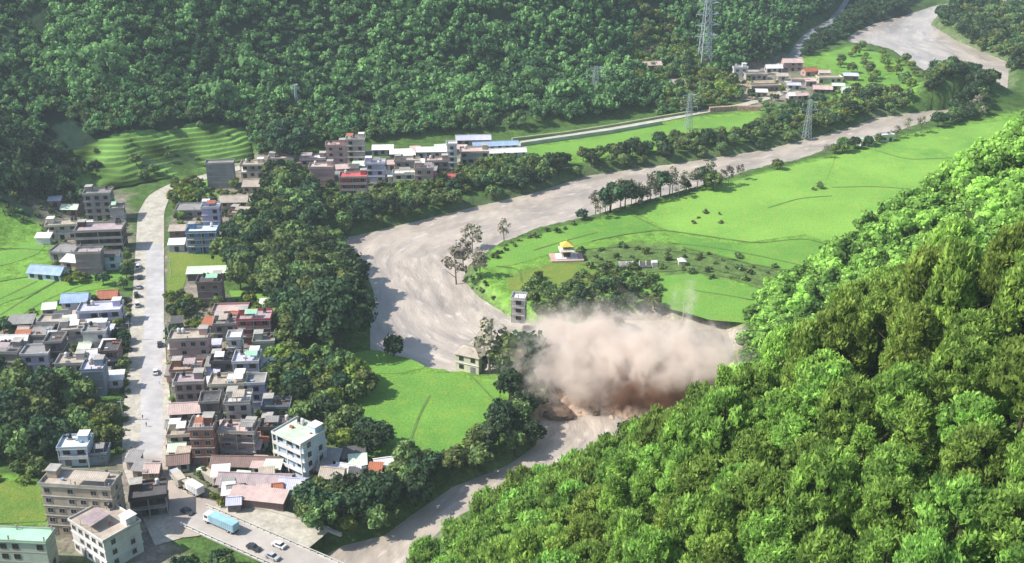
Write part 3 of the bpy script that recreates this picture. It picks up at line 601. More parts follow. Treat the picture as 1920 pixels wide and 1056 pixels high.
TREES = [  # foot outline, spacing, kinds, size range, name, label, group
    ([(430, 440), (500, 400), (560, 385), (620, 436), (640, 480), (655, 520), (690, 570), (688, 650), (600, 665), (530, 640), (515, 580), (440, 540), (420, 490)], 6.6, ['dark', 'mid', 'mid'], (.85, 1.35), 'leafy_tree', 'leafy green tree in the wood between the village and the upper river bend', 'trees of the wood beside the upper bend'),
    ([(1500, 104), (1530, 74), (1575, 44), (1600, 18), (1640, -5), (1720, -5), (1690, 26), (1640, 40), (1592, 62), (1560, 88), (1520, 104)], 8, ['dark'], (.6, 1.0), 'gorge_tree', 'tree', 'dark trees between the mountain road and the river'),  # dark leaf kind stands in for the shade under the mountain flank
    ([(1560, 66), (1600, 50), (1640, 36), (1620, 60), (1590, 84)], 9, ['dark', 'mid'], (.5, .8), 'gorge_tree', 'tree', 'dark trees between the mountain road and the river'),
    ([(520, 660), (600, 668), (650, 690), (700, 722), (690, 745), (640, 775), (640, 800), (700, 840), (735, 865), (640, 870), (620, 825), (540, 815), (515, 740)], 6.2, ['mid', 'yellow', 'mid', 'dark'], (.75, 1.25), 'garden_tree', 'green tree in the belt between the red brick houses and the rice field', 'trees left of the rice field'),
    ([(950, 712), (1012, 705), (1032, 800), (1014, 852), (962, 886), (850, 926), (762, 992), (705, 1016), (600, 1016), (560, 960), (590, 935), (740, 915), (760, 870), (830, 872), (880, 850), (935, 800), (955, 760)], 5.6, ['dark', 'mid', 'dark'], (.7, 1.1), 'bank_tree', 'dense dark tree on the river bank below the rice field', 'bank trees below the rice field'),
    ([(600, 405), (680, 380), (800, 372), (900, 345), (960, 320), (1010, 308), (1090, 305), (1095, 320), (1000, 350), (880, 380), (790, 402), (700, 426), (645, 438)], 6.5, ['dark', 'mid', 'mid'], (.6, 1.0), 'shore_tree', 'small dark tree on the shore below the far village', 'shore trees below the far village'),
    ([(1090, 298), (1250, 268), (1400, 252), (1440, 232), (1530, 230), (1600, 220), (1640, 222), (1530, 250), (1440, 272), (1300, 294), (1180, 309), (1100, 318)], 7, ['dark', 'mid', 'mid'], (.55, .95), 'far_bank_tree', 'green tree on the far bank between the small field and the river', 'trees between far field and river'),
    ([(1440, 222), (1480, 206), (1560, 200), (1640, 180), (1720, 195), (1680, 212), (1600, 226), (1530, 236), (1440, 236)], 8.5, ['dark', 'mid', 'mid', 'yellow'], (.6, 1.05), 'settlement_tree', 'tree around the small settlement by the upper river', 'trees around the far settlement'),
    ([(1560, 190), (1620, 165), (1700, 190), (1680, 212), (1600, 226)], 9, ['dark', 'mid'], (.5, .8), 'settlement_tree', 'tree', 'trees right of the far settlement'),
    ([(1560, 120), (1600, 92), (1680, 106), (1740, 150), (1730, 200), (1640, 210), (1600, 160)], 15, ['mid', 'yellow'], (.5, .9), 'field_tree', 'small tree among the far green plots by the upper river', 'trees among the far plots'),
    ([(1330, 356), (1400, 330), (1480, 310), (1580, 280), (1720, 250), (1780, 225), (1840, 205), (1850, 222), (1760, 240), (1620, 280), (1500, 308), (1400, 334), (1340, 362)], 6, ['dark', 'pale', 'mid', 'pale'], (.6, 1.15), 'hedge_tree', 'tree in the dark row along the upper edge of the big green field', 'row above the big green field'),
    ([(110, 730), (150, 735), (205, 760), (222, 800), (222, 850), (150, 862), (120, 800)], 6.5, ['mid', 'yellow', 'mid'], (.6, 1.0), 'grove_edge_tree', 'tree', 'brighter trees of the grove beside the road'),
    ([(-60, 710), (60, 716), (110, 735), (120, 810), (110, 866), (60, 875), (-60, 890)], 7.2, ['dark', 'dark', 'dark', 'mid'], (.9, 1.3), 'grove_tree', 'dark tree in the shaded grove left of the wide road', 'grove left of the road'),
    ([(-80, 330), (40, 335), (150, 372), (165, 402), (90, 398), (40, 415), (-80, 400)], 8, ['dark', 'dark', 'hill'], (1.0, 1.5), 'spur_tree', 'tall tree at the foot of the shaded spur on the left', 'trees below the shaded spur'),
    ([(310, 1062), (380, 1050), (440, 1070), (540, 1120), (300, 1140), (270, 1090)], 5, ['mid', 'dark', 'yellow'], (.5, .8), 'bridge_tree', 'green tree below the near side of the bridge', 'trees beside the bridge'),
    ([(620, 1040), (660, 1034), (720, 1045), (700, 1060), (620, 1070)], 4, ['yellow', 'mid'], (.45, .7), 'waterside_tree', 'low tree beside the water at the bottom end of the bridge', 'trees at the end of the bridge'),
    ([(1745, 40), (1790, 20), (1980, 10), (1980, 140), (1900, 130), (1850, 98), (1790, 72)], 9, ['dark', 'mid', 'hill'], (.9, 1.4), 'far_shore_tree', 'tree on the far right shore of the upper river', 'trees on the far right shore'),
    ([(1735, 168), (1765, 142), (1830, 138), (1872, 165), (1860, 200), (1790, 210), (1740, 205)], 6.5, ['dark', 'dark', 'mid'], (.7, 1.1), 'knoll_tree', 'tree on the dark wooded knoll beside the upper river', 'trees on the wooded knoll'),
    ([(1180, 120), (1250, 120), (1360, 150), (1400, 185), (1340, 205), (1240, 220), (1200, 200)], 7, ['mid', 'hill', 'yellow'], (.7, 1.1), 'slope_foot_tree', 'bright green tree at the foot of the slope left of the far settlement', 'trees left of the far settlement'),
    ([(985, 570), (1040, 566), (1130, 562), (1230, 570), (1250, 584), (1230, 598), (1010, 608), (985, 596)], 6.5, ['mid', 'dark', 'mid'], (.55, .9), 'dusty_bank_tree', 'green tree on the bank behind the dust cloud', 'trees behind the dust cloud'),
    ([(1110, 545), (1150, 530), (1220, 545), (1210, 560), (1120, 562)], 7, ['mid', 'dark'], (.45, .75), 'mid_field_tree', 'green tree between the pavilion and the dust cloud', 'trees below the pavilion'),
    ([(925, 690), (935, 676), (960, 672), (1002, 680), (1000, 705), (945, 716)], 4.6, ['dark', 'mid'], (.85, 1.15), 'point_tree', 'dark tree behind the cream house on the river point', 'trees behind the cream house'),
    ([(330, 345), (380, 345), (395, 385), (330, 392), (315, 370)], 6, ['mid', 'yellow'], (.5, .75), 'orchard_tree', 'small tree inside the bend of the road near the far village', 'trees inside the road bend'),
    ([(490, 340), (560, 330), (600, 380), (590, 420), (520, 400)], 6.5, ['dark', 'mid'], (.9, 1.3), 'village_edge_tree', 'tall tree between the upper houses and the river', 'trees between upper houses and river'),
    ([(740, 350), (800, 345), (900, 315), (960, 300), (950, 318), (880, 350), (760, 372)], 6, ['mid', 'yellow'], (.5, .8), 'backyard_tree', 'small tree below the houses of the far village', 'trees below the far houses'),
    ([(320, 570), (352, 566), (352, 592), (322, 600)], 4.5, ['yellow', 'mid'], (.35, .55), 'roadside_tree', 'small bright tree beside the road above the pink houses', 'small trees above the pink houses'),
    ([(545, 600), (575, 600), (590, 660), (550, 660)], 6, ['mid', 'hill'], (.9, 1.2), 'backgarden_tree', 'tree behind the red roofed houses beside the great dark tree', 'trees behind the red roofed houses'),
    ([(560, 950), (600, 935), (740, 930), (740, 985), (640, 1000), (570, 985)], 5.5, ['mid', 'yellow', 'mid'], (.6, .85), 'lower_bank_tree', 'light green tree below the beige shacks by the river', 'trees below the beige shacks'),
    ([(30, 870), (85, 865), (100, 890), (60, 905), (10, 900)], 5.5, ['mid'], (.5, .8), 'left_corner_tree', 'pale green tree above the small field at the lower left', 'trees above the lower left field'),
]
GREAT = [P(540, 302)[:2], P(632, 655)[:2]]
for ti_, (poly, sp, kinds, (s0, s1), name, label, grp) in enumerate(TREES):
    for (x, y) in scatter(poly, sp, 50 + ti_):
        if min(math.hypot(x - q[0], y - q[1]) for q in GREAT) < 14: continue
        tree(kinds[rng.integers(len(kinds))], x, y, rng.uniform(s0, s1), name, label, 'tree', grp)
cl_ = P(-170, 372)
for (x, y) in scatter(None, 8.0, 777, world=[(cl_[0] - 60, cl_[1] - 100), (cl_[0] + 100, cl_[1] - 100), (cl_[0] + 100, cl_[1] + 60), (cl_[0] - 60, cl_[1] + 60)]):
    hl = float(hill_L(x, y)); a_, b_ = proj(x, y, hl)
    if hl > 2 and -40 < a_ and b_ < 330 and bool(visible(np.array([x]), np.array([y]), np.array([hl + 5]))[0]): tree('dark', x, y, rng.uniform(.45, .85), 'spur_top_tree', 'tree', 'tree', 'trees on the shaded spur', z=hl)  # dark leaf kind carries the spur's shade in its colour
for (x, y) in scatter(None, 13, 778, world=tpoly):
    if rng.random() < .55: tree('mid', x, y, rng.uniform(.35, .8), 'terrace_tree', 'tree', 'tree', 'small trees on the rice terraces')
# single trees one can point to
for kind, px, py, s, sz, name, label in [
    ('great', 540, 302, 1.25, .85, 'great_tree', 'huge round dark tree at the foot of the terraces above the village'),
    ('great', 632, 655, 1.1, 1.1, 'great_tree', 'huge dark tree beside the river bend right of the red roofed houses'),
    ('dark', 738, 668, .75, 1.4, 'cypress_like_tree', 'narrow dark tree at the top left edge of the rice field'),
    ('dark', 1038, 322, 1.3, .85, 'rounded_tree', 'rounded nearly black tree on the upper river bank'),
    ('pale', 885, 452, 1.9, 1.0, 'sparse_tree', 'sparse grey tree standing at the water edge left of the pavilion, upper one'),
    ('pale', 855, 516, 2.2, .95, 'sparse_tree', 'sparse brownish tree at the tip of the gravel bank'),
    ('pale', 945, 442, 1.3, 1.0, 'sparse_tree', 'thin sparse tree standing alone at the river edge above the pavilion'),
    ('dark', 1185, 835, 1.05, .9, 'dark_bank_tree', 'dark purple green tree on the bank where the river leaves the dust'),
    ('mid', 640, 715, .8, 1, 'field_corner_tree', 'tree in the corner of the rice field beside the small dark hut'),
    ('dark', 715, 838, 1.0, .9, 'dark_round_tree', 'round very dark tree at the lower left corner of the rice field'),
    ('mid', 900, 820, .6, .9, 'lone_field_tree', 'small tree at the lower right corner of the rice field'),
    ('mid', 962, 702, 1.9, 1, 'broad_point_tree', 'broad grey green tree directly right of the cream house'),
    ('pale', 918, 700, 2.6, .9, 'dusty_tree', 'large dusty grey tree behind the cream house'),
    ('dark', 986, 706, 1.7, 1.1, 'shadowy_point_tree', 'tall dark tree at the tip of the river point beside the dust'),
    ('pale', 900, 520, 1.6, .9, 'sparse_tree', 'sparse tree between the gravel tip and the pavilion field'),
    ('pale', 868, 486, 1.7, 1.0, 'sparse_tree', 'sparse brownish tree at the water edge, middle of the three by the gravel bank'),
    ('dark', 1150, 598, 1.15, 1.1, 'dust_line_tree', 'dark tree rising out of the back of the dust cloud')]:
    x, y, _ = P(px, py); tree(kind, x, y, s, name, label, 'tree', sz=sz)
# thin pale trees in the shallow edge
rw = PL([(1096, 408), (1130, 402), (1165, 393), (1205, 380), (1245, 370), (1290, 358), (1330, 350)])
for i, (x, y) in enumerate(resample(rw, 27)):
    tree('pale' if i % 4 else 'dark', x + rng.uniform(-3, 3), y + rng.uniform(-4, 5), rng.uniform(.8, 1.6) if i % 5 else .6, 'flooded_tree', 'thin pale tree standing along the flooded edge of the big field', 'tree', 'thin trees along the flooded edge')
# shrubs
SHR = [([(-60, 250), (40, 268), (120, 320), (150, 360), (60, 350), (-60, 335)], 5.0, 1.5, 'shrubdark', 'bush', 'bushes on the shaded spur'),  # dark bush kind, the spur's shade put into the leaf colour
       ([(1000, 520), (1060, 540), (1100, 500), (1180, 500), (1240, 530), (1230, 570), (1000, 590), (975, 550)], 4.6, 1.3, 'shrub', 'bush', 'bushes between the pavilion and the dust'),
       ([(880, 500), (925, 470), (1000, 440), (1090, 414), (1092, 422), (1000, 450), (940, 475), (905, 510), (940, 560), (1000, 598), (960, 590), (900, 556)], 4.5, .9, 'shrub', 'low bush along the washed edge of the pavilion field', 'bushes on the washed field edge'),
       ([(1080, 470), (1200, 458), (1400, 482), (1520, 522), (1500, 550), (1380, 528), (1200, 508), (1090, 500)], 7.5, 1.0, 'shrub', 'bush on the rough strip across the big green field', 'bushes of the rough strip'),
       ([(1280, 395), (1360, 400), (1350, 430), (1300, 420)], 9, 1.1, 'shrub', 'dark bush alone in the big green field', 'lone bushes in the big field'),
       ([(1490, 352), (1540, 352), (1540, 366), (1490, 366)], 7, 1.2, 'shrub', 'low bush pile in the upper big field', 'bush pile in the upper field'),
       ([(310, 600), (326, 600), (328, 760), (345, 800), (320, 800), (312, 740)], 4.5, .75, 'shrubyellow', 'roadside bush in front of the brick houses', 'bushes on the right road verge'),
       ([(228, 560), (246, 560), (244, 700), (238, 850), (222, 850), (226, 700)], 4, .8, 'shrub', 'roadside bush on the left road verge', 'bushes on the left road verge'),
       ([(700, 830), (760, 846), (830, 855), (880, 836), (930, 790), (945, 750), (955, 760), (940, 810), (880, 850), (830, 870), (740, 860)], 4, 1.1, 'shrub', 'bush along the lower edge of the rice field', 'bushes edging the rice field'),
       ([(0, 400), (90, 395), (95, 436), (0, 432)], 6, 1.2, 'shrub', 'bush between the left field and the spur', 'bushes above the left field'),
       ([(325, 600), (400, 600), (400, 610), (325, 612)], 5, .9, 'shrubyellow', 'yellowish bush above the long pink house', 'bushes above the pink house'),
       ([(130, 880), (0, 860), (-10, 910), (90, 915)], 6, 1.1, 'shrubyellow', 'bush around the lower left grass plot', 'bushes of the lower left plot')]
for k_, (poly, sp, s, kd, label, grp) in enumerate(SHR):
    for x, y in scatter(poly, sp, 300 + k_, river=0): tree(kd, x, y, s * rng.uniform(.6, 1.4), 'bush', label, 'shrub', grp)

# ---- the wood on the mountain and the near slope: many trees each
def joined(pts, kind_arrays, name, mat, sizes):
    VV, QQ, TT, II = [], [], [], []; n0 = 0
    for (x, y, z), s in zip(pts, sizes):
        V_, q, t, ti_ = kind_arrays[rng.integers(len(kind_arrays))]; a_ = rng.uniform(0, 6.28); ca, sa = math.cos(a_), math.sin(a_)
        sx, sz_ = s, s * rng.uniform(.8, 1.25)
        VV.append(np.c_[(V_[:, 0] * ca - V_[:, 1] * sa) * sx + x, (V_[:, 0] * sa + V_[:, 1] * ca) * sx + y, V_[:, 2] * sz_ + z - .3])
        QQ.append(q + n0); TT.append(t + n0); II.append(np.clip(ti_ + rng.normal() * .26 + .28 * float(vnoise(x, y, 34, 64)), 0, 1)); n0 += len(V_)
    return link(name, np_mesh(name, np.concatenate(VV), [np.concatenate(QQ), np.concatenate(TT)], tint=np.concatenate(II)), mat)
# mountain
pts = scatter(None, 4.9, 900, world=[(-560, 480), (420, 480), (640, 1500), (-560, 1500)])
hB = hill_B(pts[:, 0], pts[:, 1]); px_, py_ = proj(pts[:, 0], pts[:, 1], hB)
k = (hB > 1.5) & (np.hypot(pts[:, 0] - P(540, 302)[0], pts[:, 1] - P(540, 302)[1]) > 17) & (px_ > -120) & (px_ < 2000) & (py_ > -60) & (terr_mask(pts[:, 0], pts[:, 1]) < .05) & (hill_L(pts[:, 0], pts[:, 1]) < hB + .5)
road_w = PL([(1470, 122), (1490, 104), (1503, 80), (1528, 57), (1562, 40), (1575, 20), (1592, 2)]); k &= np.abs(sdist(pts[:, 0], pts[:, 1], road_w, False)) > 7
clear_w = np.array([hit(a_, b_)[:2] for a_, b_ in [(1180, 78), (1250, 78), (1320, 125), (1380, 195), (1250, 200), (1190, 160)]])
k &= ~(inside(pts[:, 0], pts[:, 1], clear_w) & (rng.random(len(pts)) < .75))
k &= (vnoise(pts[:, 0], pts[:, 1], 26, 61) + .5 * vnoise(pts[:, 0], pts[:, 1], 11, 62) > -.78)
pts = pts[k]; zz = H(pts[:, 0], pts[:, 1]); vis = visible(pts[:, 0], pts[:, 1], zz + 7); pts = np.c_[pts, zz][vis]
dist = np.hypot(pts[:, 0], pts[:, 1]); order = np.argsort(dist); pts = pts[order]
px_, py_ = proj(*pts.T)
ind = [i for i in range(len(pts)) if 0 < px_[i] < 1920][:270]; inds = set(ind)
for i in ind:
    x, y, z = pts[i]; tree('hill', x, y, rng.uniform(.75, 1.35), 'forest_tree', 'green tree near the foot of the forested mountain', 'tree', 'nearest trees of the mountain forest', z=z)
rest = [i for i in range(len(pts)) if i not in inds]
ka = [crown_arrays(np.random.default_rng(s), 3.7, 5.0, 9, 19, .74, cs_=.42, z0=.8) for s in range(6)]
kp = [crown_arrays(np.random.default_rng(s + 60), 2.4, 11, 10, 20, .6, cs_=.5, z0=.8, cone=1) for s in range(3)]
pine = [i for i in rest if (px_[i] > 850 and py_[i] < 110 and rng.random() < .55)]; pset = set(pine); rest = [i for i in rest if i not in pset]
shd = [i for i in rest if px_[i] > 1385 and py_[i] < 125]; sset = set(shd); rest = [i for i in rest if i not in sset]  # flank trees split off for a darker leaf colour that imitates shade
o = joined(pts[shd], ka, 'shade_toned_forest', L_DARK, rng.uniform(.7, 1.4, len(shd))); tag(o, 'forest above the mountain road, flank shade put into its dark leaf colour', 'forest', kind='stuff')
o = joined(pts[rest], ka, 'mountain_forest', L_HILL, rng.uniform(.55, 1.25, len(rest)) * (1.1 + .45 * vnoise(pts[rest, 0], pts[rest, 1], 30, 63)) * np.where(rng.random(len(rest)) < .06, 1.5, 1)); tag(o, 'dense green forest covering the mountain above the village', 'forest', kind='stuff')
if pine:
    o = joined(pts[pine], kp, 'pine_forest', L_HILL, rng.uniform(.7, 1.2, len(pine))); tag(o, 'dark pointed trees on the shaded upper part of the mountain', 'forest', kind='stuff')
print('mountain trees', len(pts), len(pine))
# near slope
pts = scatter(None, 5.4, 901, world=[(-80, 15), (330, 15), (760, 1100), (60, 420), (-60, 250)])
hR = hill_R(pts[:, 0], pts[:, 1]); px_, py_ = proj(pts[:, 0], pts[:, 1], hR + 4)
k = (hR > 1.0) & (px_ > 560) & (px_ < 2150) & (py_ < 1350); pts = pts[k]; zz = H(pts[:, 0], pts[:, 1])
vis = visible(pts[:, 0], pts[:, 1], zz + 8); pts = np.c_[pts, zz][vis]
dist = np.sqrt(pts[:, 0] ** 2 + pts[:, 1] ** 2 + (CH - pts[:, 2]) ** 2)
keep = np.ones(len(pts), bool)   # wider spacing for the big crowns close by
order = np.argsort(dist); sel = []
for i in order:
    need = 6.6 if dist[i] < 190 else 5.6 if dist[i] < 330 else 5.0
    if all((pts[i, 0] - pts[j, 0]) ** 2 + (pts[i, 1] - pts[j, 1]) ** 2 > need * need for j in sel): sel.append(i)
pts, dist = pts[sel], dist[sel]; px_, py_ = proj(pts[:, 0], pts[:, 1], pts[:, 2] + 5)
nb = 0; rest = []
for i in range(len(pts)):
    x, y, z = pts[i]
    if -60 < px_[i] < 1990 and py_[i] < 1180 and nb < 295:
        nb += 1; fresh = vnoise(x, y, 38, 77) > -.05
        if dist[i] < 230: kd, s = (('nearfresh' if rng.random() < .55 else 'feather') if fresh else ('near' if rng.random() < .75 else 'feather')), rng.uniform(.85, 1.2)
        else: kd, s = 'slope', rng.uniform(.9, 1.35)
        tree(kd, x, y, s, 'slope_tree', 'bright green tree on the steep near slope at the right' if dist[i] < 230 else 'green tree farther up the steep slope at the right', 'tree', 'trees of the near slope' if dist[i] < 230 else 'farther trees of the right slope', z=z)
    else: rest.append(i)
print('near slope', nb, len(rest))
if rest:
    ks = [crown_arrays(np.random.default_rng(s + 90), 4.6, 6.2, 14, 28, .62, cs_=.36, z0=1.6) for s in range(5)]
    o = joined(pts[rest], ks, 'slope_wood', L_NEAR, rng.uniform(.8, 1.3, len(rest))); tag(o, 'green wood on the farther part of the right slope', 'forest', kind='stuff')
# undergrowth of the near slope so that no bare ground shows
up = scatter(None, 3.2, 902, world=[(-80, 15), (330, 15), (470, 800), (60, 420), (-60, 250)])
hR = hill_R(up[:, 0], up[:, 1]); px_, py_ = proj(up[:, 0], up[:, 1], hR + 1); k = (hR > .2) & (px_ > 600) & (px_ < 2000) & (py_ < 1120) & (py_ > 0)
up = up[k]; zz = H(up[:, 0], up[:, 1]); k = visible(up[:, 0], up[:, 1], zz + 2); up = np.c_[up, zz][k]
ku = [crown_arrays(np.random.default_rng(s + 190), 1.9, 2.0, 5, 14, .42, cs_=.5, z0=0) for s in range(5)]
print('undergrowth', len(up))
o = joined(up, ku, 'undergrowth', L_NEAR, rng.uniform(.7, 1.3, len(up))); tag(o, 'bushy undergrowth between the trees of the near slope', 'undergrowth', kind='stuff')
# ------------------------------------------------------------------ houses
PANE = rough_mat('window_dark', (.020, .022, .026), (.035, .038, .042), 1.5, rough=.25, spec=.5)
WFR = rough_mat('window_frame_pale', (.42, .40, .36), (.30, .28, .25), 2)
WFD = rough_mat('window_frame_brown', (.12, .08, .055), (.07, .05, .035), 2)
CONC = rough_mat('concrete', (.40, .38, .34), (.27, .255, .23), .5)
TANKB = rough_mat('tank_black', (.03, .03, .035), (.05, .05, .055), 2, rough=.4)
TANKW = rough_mat('tank_white', (.7, .7, .68), (.5, .5, .48), 2, rough=.4)
SHUT = rough_mat('shutter_grey', (.22, .23, .24), (.13, .10, .09), 1.2)
RAILM = rough_mat('rail_pale', (.5, .48, .44), (.3, .28, .26), 2)
WALLM = {k: rough_mat('wall_' + k, a, b, .35, bump=.15) for k, a, b in [
    ('white', (.68, .66, .64), (.50, .48, .46)), ('lavender', (.46, .45, .60), (.34, .33, .46)), ('grey', (.30, .29, .28), (.20, .19, .185)),
    ('darkgrey', (.12, .115, .115), (.08, .075, .075)), ('tan', (.44, .36, .28), (.33, .27, .21)), ('cream', (.62, .57, .44), (.48, .43, .33)),
    ('pink', (.50, .33, .30), (.40, .26, .235)), ('red', (.50, .13, .13), (.36, .08, .09)), ('brick', (.36, .165, .12), (.26, .115, .085)),
    ('brown', (.25, .175, .145), (.165, .12, .10)), ('mauve', (.30, .235, .235), (.215, .165, .165)), ('blue', (.10, .24, .42), (.07, .17, .31)),
    ('bluewhite', (.50, .60, .68), (.36, .46, .54)), ('greywhite', (.50, .48, .46), (.36, .345, .33)), ('palegreen', (.42, .45, .38), (.33, .36, .3)), ('darkbrown', (.10, .068, .06), (.065, .045, .042)),
    ('slateblue', (.22, .27, .32), (.17, .21, .25))]}
ROOFM = {k: rough_mat('roof_' + k, a, b, .45, rough=.6, bump=.1) for k, a, b in [
    ('grey', (.30, .285, .27), (.20, .19, .18)), ('dark', (.11, .105, .105), (.07, .07, .07)), ('tan', (.45, .39, .32), (.30, .25, .2)), ('white', (.72, .71, .68), (.50, .49, .46)),
    ('blue', (.25, .36, .52), (.32, .40, .50)), ('mauve', (.42, .34, .345), (.28, .22, .225)), ('rust', (.42, .15, .08), (.28, .11, .07)), ('green', (.36, .62, .42), (.28, .5, .34)),
    ('palegreen', (.60, .70, .54), (.42, .52, .38)), ('red', (.52, .12, .12), (.38, .09, .09)), ('lavender', (.52, .52, .62), (.38, .38, .48)), ('brown', (.24, .16, .14), (.16, .11, .095)),
    ('yellow', (.62, .52, .10), (.5, .4, .08)), ('pinkish', (.56, .42, .38), (.40, .3, .27))]}
_wc = {}
def window_meshes(w_, h_):
    k = (round(w_, 1), round(h_, 1))
    if k not in _wc:
        f = MB(); t = .10
        f.box(-w_ / 2 - t, w_ / 2 + t, -.10, 0, -t, 0).box(-w_ / 2 - t, w_ / 2 + t, -.16, 0, h_, h_ + t).box(-w_ / 2 - t, -w_ / 2, -.10, 0, 0, h_).box(w_ / 2, w_ / 2 + t, -.10, 0, 0, h_).box(-.03, .03, -.08, 0, 0, h_)
        p = MB().box(-w_ / 2, w_ / 2, -.05, -.005, 0, h_); fm_ = f.mesh('window'); pm = p.mesh('pane'); pm.materials.append(PANE); _wc[k] = (fm_, pm)
    return _wc[k]
_wm = {}
def add_window(par, x, y, z, rz, w_, h_, fmat):
    fm_, pm = window_meshes(w_, h_); key = (fm_.name, fmat.name)
    if key not in _wm: c = fm_.copy(); c.materials.append(fmat); c.name = 'window'; _wm[key] = c
    o = link('window', _wm[key], None, par, (x, y, z), rz); link('pane', pm, None, o); return o
def corrugated(bx0, bx1, y0, z0, y1, z1, step=.55, t=.05, amp=.05):
    """ribbed metal sheet from (y0,z0) to (y1,z1), ribs running down the slope"""
    m_ = MB(); nx = max(3, int((bx1 - bx0) / step)); n0 = 0; xs = [bx0 + (bx1 - bx0) * i / (nx * 2) for i in range(nx * 2 + 1)]
    v = []
    for i, x in enumerate(xs):
        a_ = amp if i % 2 else -amp * .2; v += [(x, y0, z0 + a_), (x, y1, z1 + a_), (x, y0, z0 + a_ - t), (x, y1, z1 + a_ - t)]
    f = []
    for i in range(len(xs) - 1):
        a_ = i * 4; b_ = a_ + 4; f += [(a_, b_, b_ + 1, a_ + 1), (a_ + 2, a_ + 3, b_ + 3, b_ + 2), (a_, a_ + 2, b_ + 2, b_), (a_ + 1, b_ + 1, b_ + 3, a_ + 3)]
    m_.v = v; m_.f = f + [(0, 1, 3, 2), (len(v) - 4, len(v) - 2, len(v) - 1, len(v) - 3)]; return m_
POST = MB().box(-.06, .06, -.06, .06, 0, 1).mesh('post'); POST.materials.append(RAILM)
STUB = MB().box(-.14, .14, -.14, .14, 0, 1.5).mesh('column_stub'); STUB.materials.append(CONC)
HOUSES = 0
def house(px, py, wpx, depth, floors, rot, wall, roof, rcol, label, style='', cat='house', name='house', z=None, ww=None):
    global HOUSES; HOUSES += 1
    rg = random.Random(HOUSES * 13 + 5)
    x, y, _ = P(px, py); s = scale_at(x, y); W = ww or wpx / s; cr = math.cos(R(rot)); D_ = depth * (.86 if abs(rot) < 25 else 1)
    # the given point is the middle of the front foot line; the origin is the middle of the plan
    ox, oy = x - math.sin(R(rot)) * D_ / 2, y + math.cos(R(rot)) * D_ / 2
    zb = max(float(H(ox, oy)), 0.0) if z is None else z
    e = empty(name, (ox, oy, zb + .12), R(rot)); tag(e, label, cat)
    hx, hy = W / 2, D_ / 2; fh = 3.15; hh = floors * fh; wm_ = WALLM[wall]; big = s > 5.0
    # ---- walls
    wl = MB()
    rise = 0
    if roof == 'gable':
        rise = min(hy * .55, 2.4); wl.box(-hx, hx, -hy, hy, -.6, hh)
        wl.hull([(-hx, -hy, hh), (-hx, hy, hh), (-hx, 0, hh + rise - .12)], [(hx, -hy, hh), (hx, hy, hh), (hx, 0, hh + rise - .12)])
    elif 'open' in style:                       # open upper storeys: slabs on columns
        wl.box(-hx, hx, -hy, hy, -.6, fh if floors > 1 else .2)
        for k_ in range(1 if floors > 1 else 0, floors): wl.box(-hx + .8, hx - .8, -hy + 2.0, hy, fh * k_, fh * (k_ + 1) - .2)
    else: wl.box(-hx, hx, -hy, hy, -.6, hh)
    wl.build('wall', wm_, e)
    slabm = CONC if wall not in ('white', 'cream', 'lavender', 'bluewhite') else WALLM['white']
    # ---- floor slabs and columns
    for k_ in range(1, floors):
        z_ = fh * k_; ov = .22 if 'plain' not in style else .06
        MB().box(-hx - ov, hx + ov, -hy - (1.3 if 'balcony' in style else ov), hy + ov, z_ - .16, z_ + .06).build('floor_slab', slabm, e)
    if 'open' in style:
        nb_ = max(3, int(W / 3.2)); zc0 = fh if floors > 1 else 0
        for i in range(nb_):
            xx = -hx + .2 + (W - .4) * i / (nb_ - 1); MB().box(xx - .16, xx + .16, -hy, -hy + .32, zc0 + .06, hh - .01).build('column', CONC, e)
    if 'balcony' in style:
        for k_ in range(1, floors):
            z_ = fh * k_ + .06; rl_ = MB()
            if 'solid' in style: rl_.box(-hx - .2, hx + .2, -hy - 1.28, -hy - 1.16, z_, z_ + .95)
            else:
                rl_.box(-hx - .2, hx + .2, -hy - 1.26, -hy - 1.20, z_ + .9, z_ + .98).box(-hx - .2, hx + .2, -hy - 1.25, -hy - 1.21, z_ + .45, z_ + .5)
                for i in range(int(W / 1.4) + 1): xx = -hx + i * W / int(W / 1.4); rl_.box(xx - .04, xx + .04, -hy - 1.25, -hy - 1.20, z_, z_ + .92)
            rl_.build('railing', slabm if 'solid' in style else RAILM, e)
        for xx in (-hx, 0, hx) if W > 9 else (-hx, hx): MB().box(xx - .15, xx + .15, -hy - 1.25, -hy - .95, 0, hh).build('column', slabm, e)
    # ---- windows and doors
    if 'blind' not in style:
        fm_ = WFR if wall in ('brick', 'red', 'pink', 'white', 'brown', 'blue', 'tan') else WFD
        ww_ = 1.5 if big else 1.7; wh = 1.45; yoff = -hy + (2.0 if 'open' in style else 0)
        nwin = max(1, int(W / (3.0 if big else 3.6)))
        for k_ in range(floors):
            yo = -hy if k_ == 0 else yoff
            for i in range(nwin):
                xx = -hx + W * (i + .5) / nwin
                if k_ == 0 and (i % 2 == (HOUSES % 2)):
                    MB().box(xx - .95, xx + .95, yo - .08, yo + .02, 0, 2.3).build('door', SHUT if big else PANE, e); continue
                if rg.random() < .12: continue
                add_window(e, xx, yo - .003, fh * k_ + .95, 0, ww_ if 'balcony' not in style else 1.9, wh if 'balcony' not in style else 1.7, fm_)
        if 'open' not in style:
            nside = max(1, int(D_ / 4.2)); side = 1 if x < 20 else -1
            for k_ in range(floors):
                for i in range(nside):
                    if rg.random() < .25: continue
                    yy = -hy + D_ * (i + .5) / nside
                    add_window(e, (hx + .003) * side, yy, fh * k_ + .95, R(90) * side, 1.2, wh, fm_)
    # ---- roof
    rm = ROOFM[rcol]
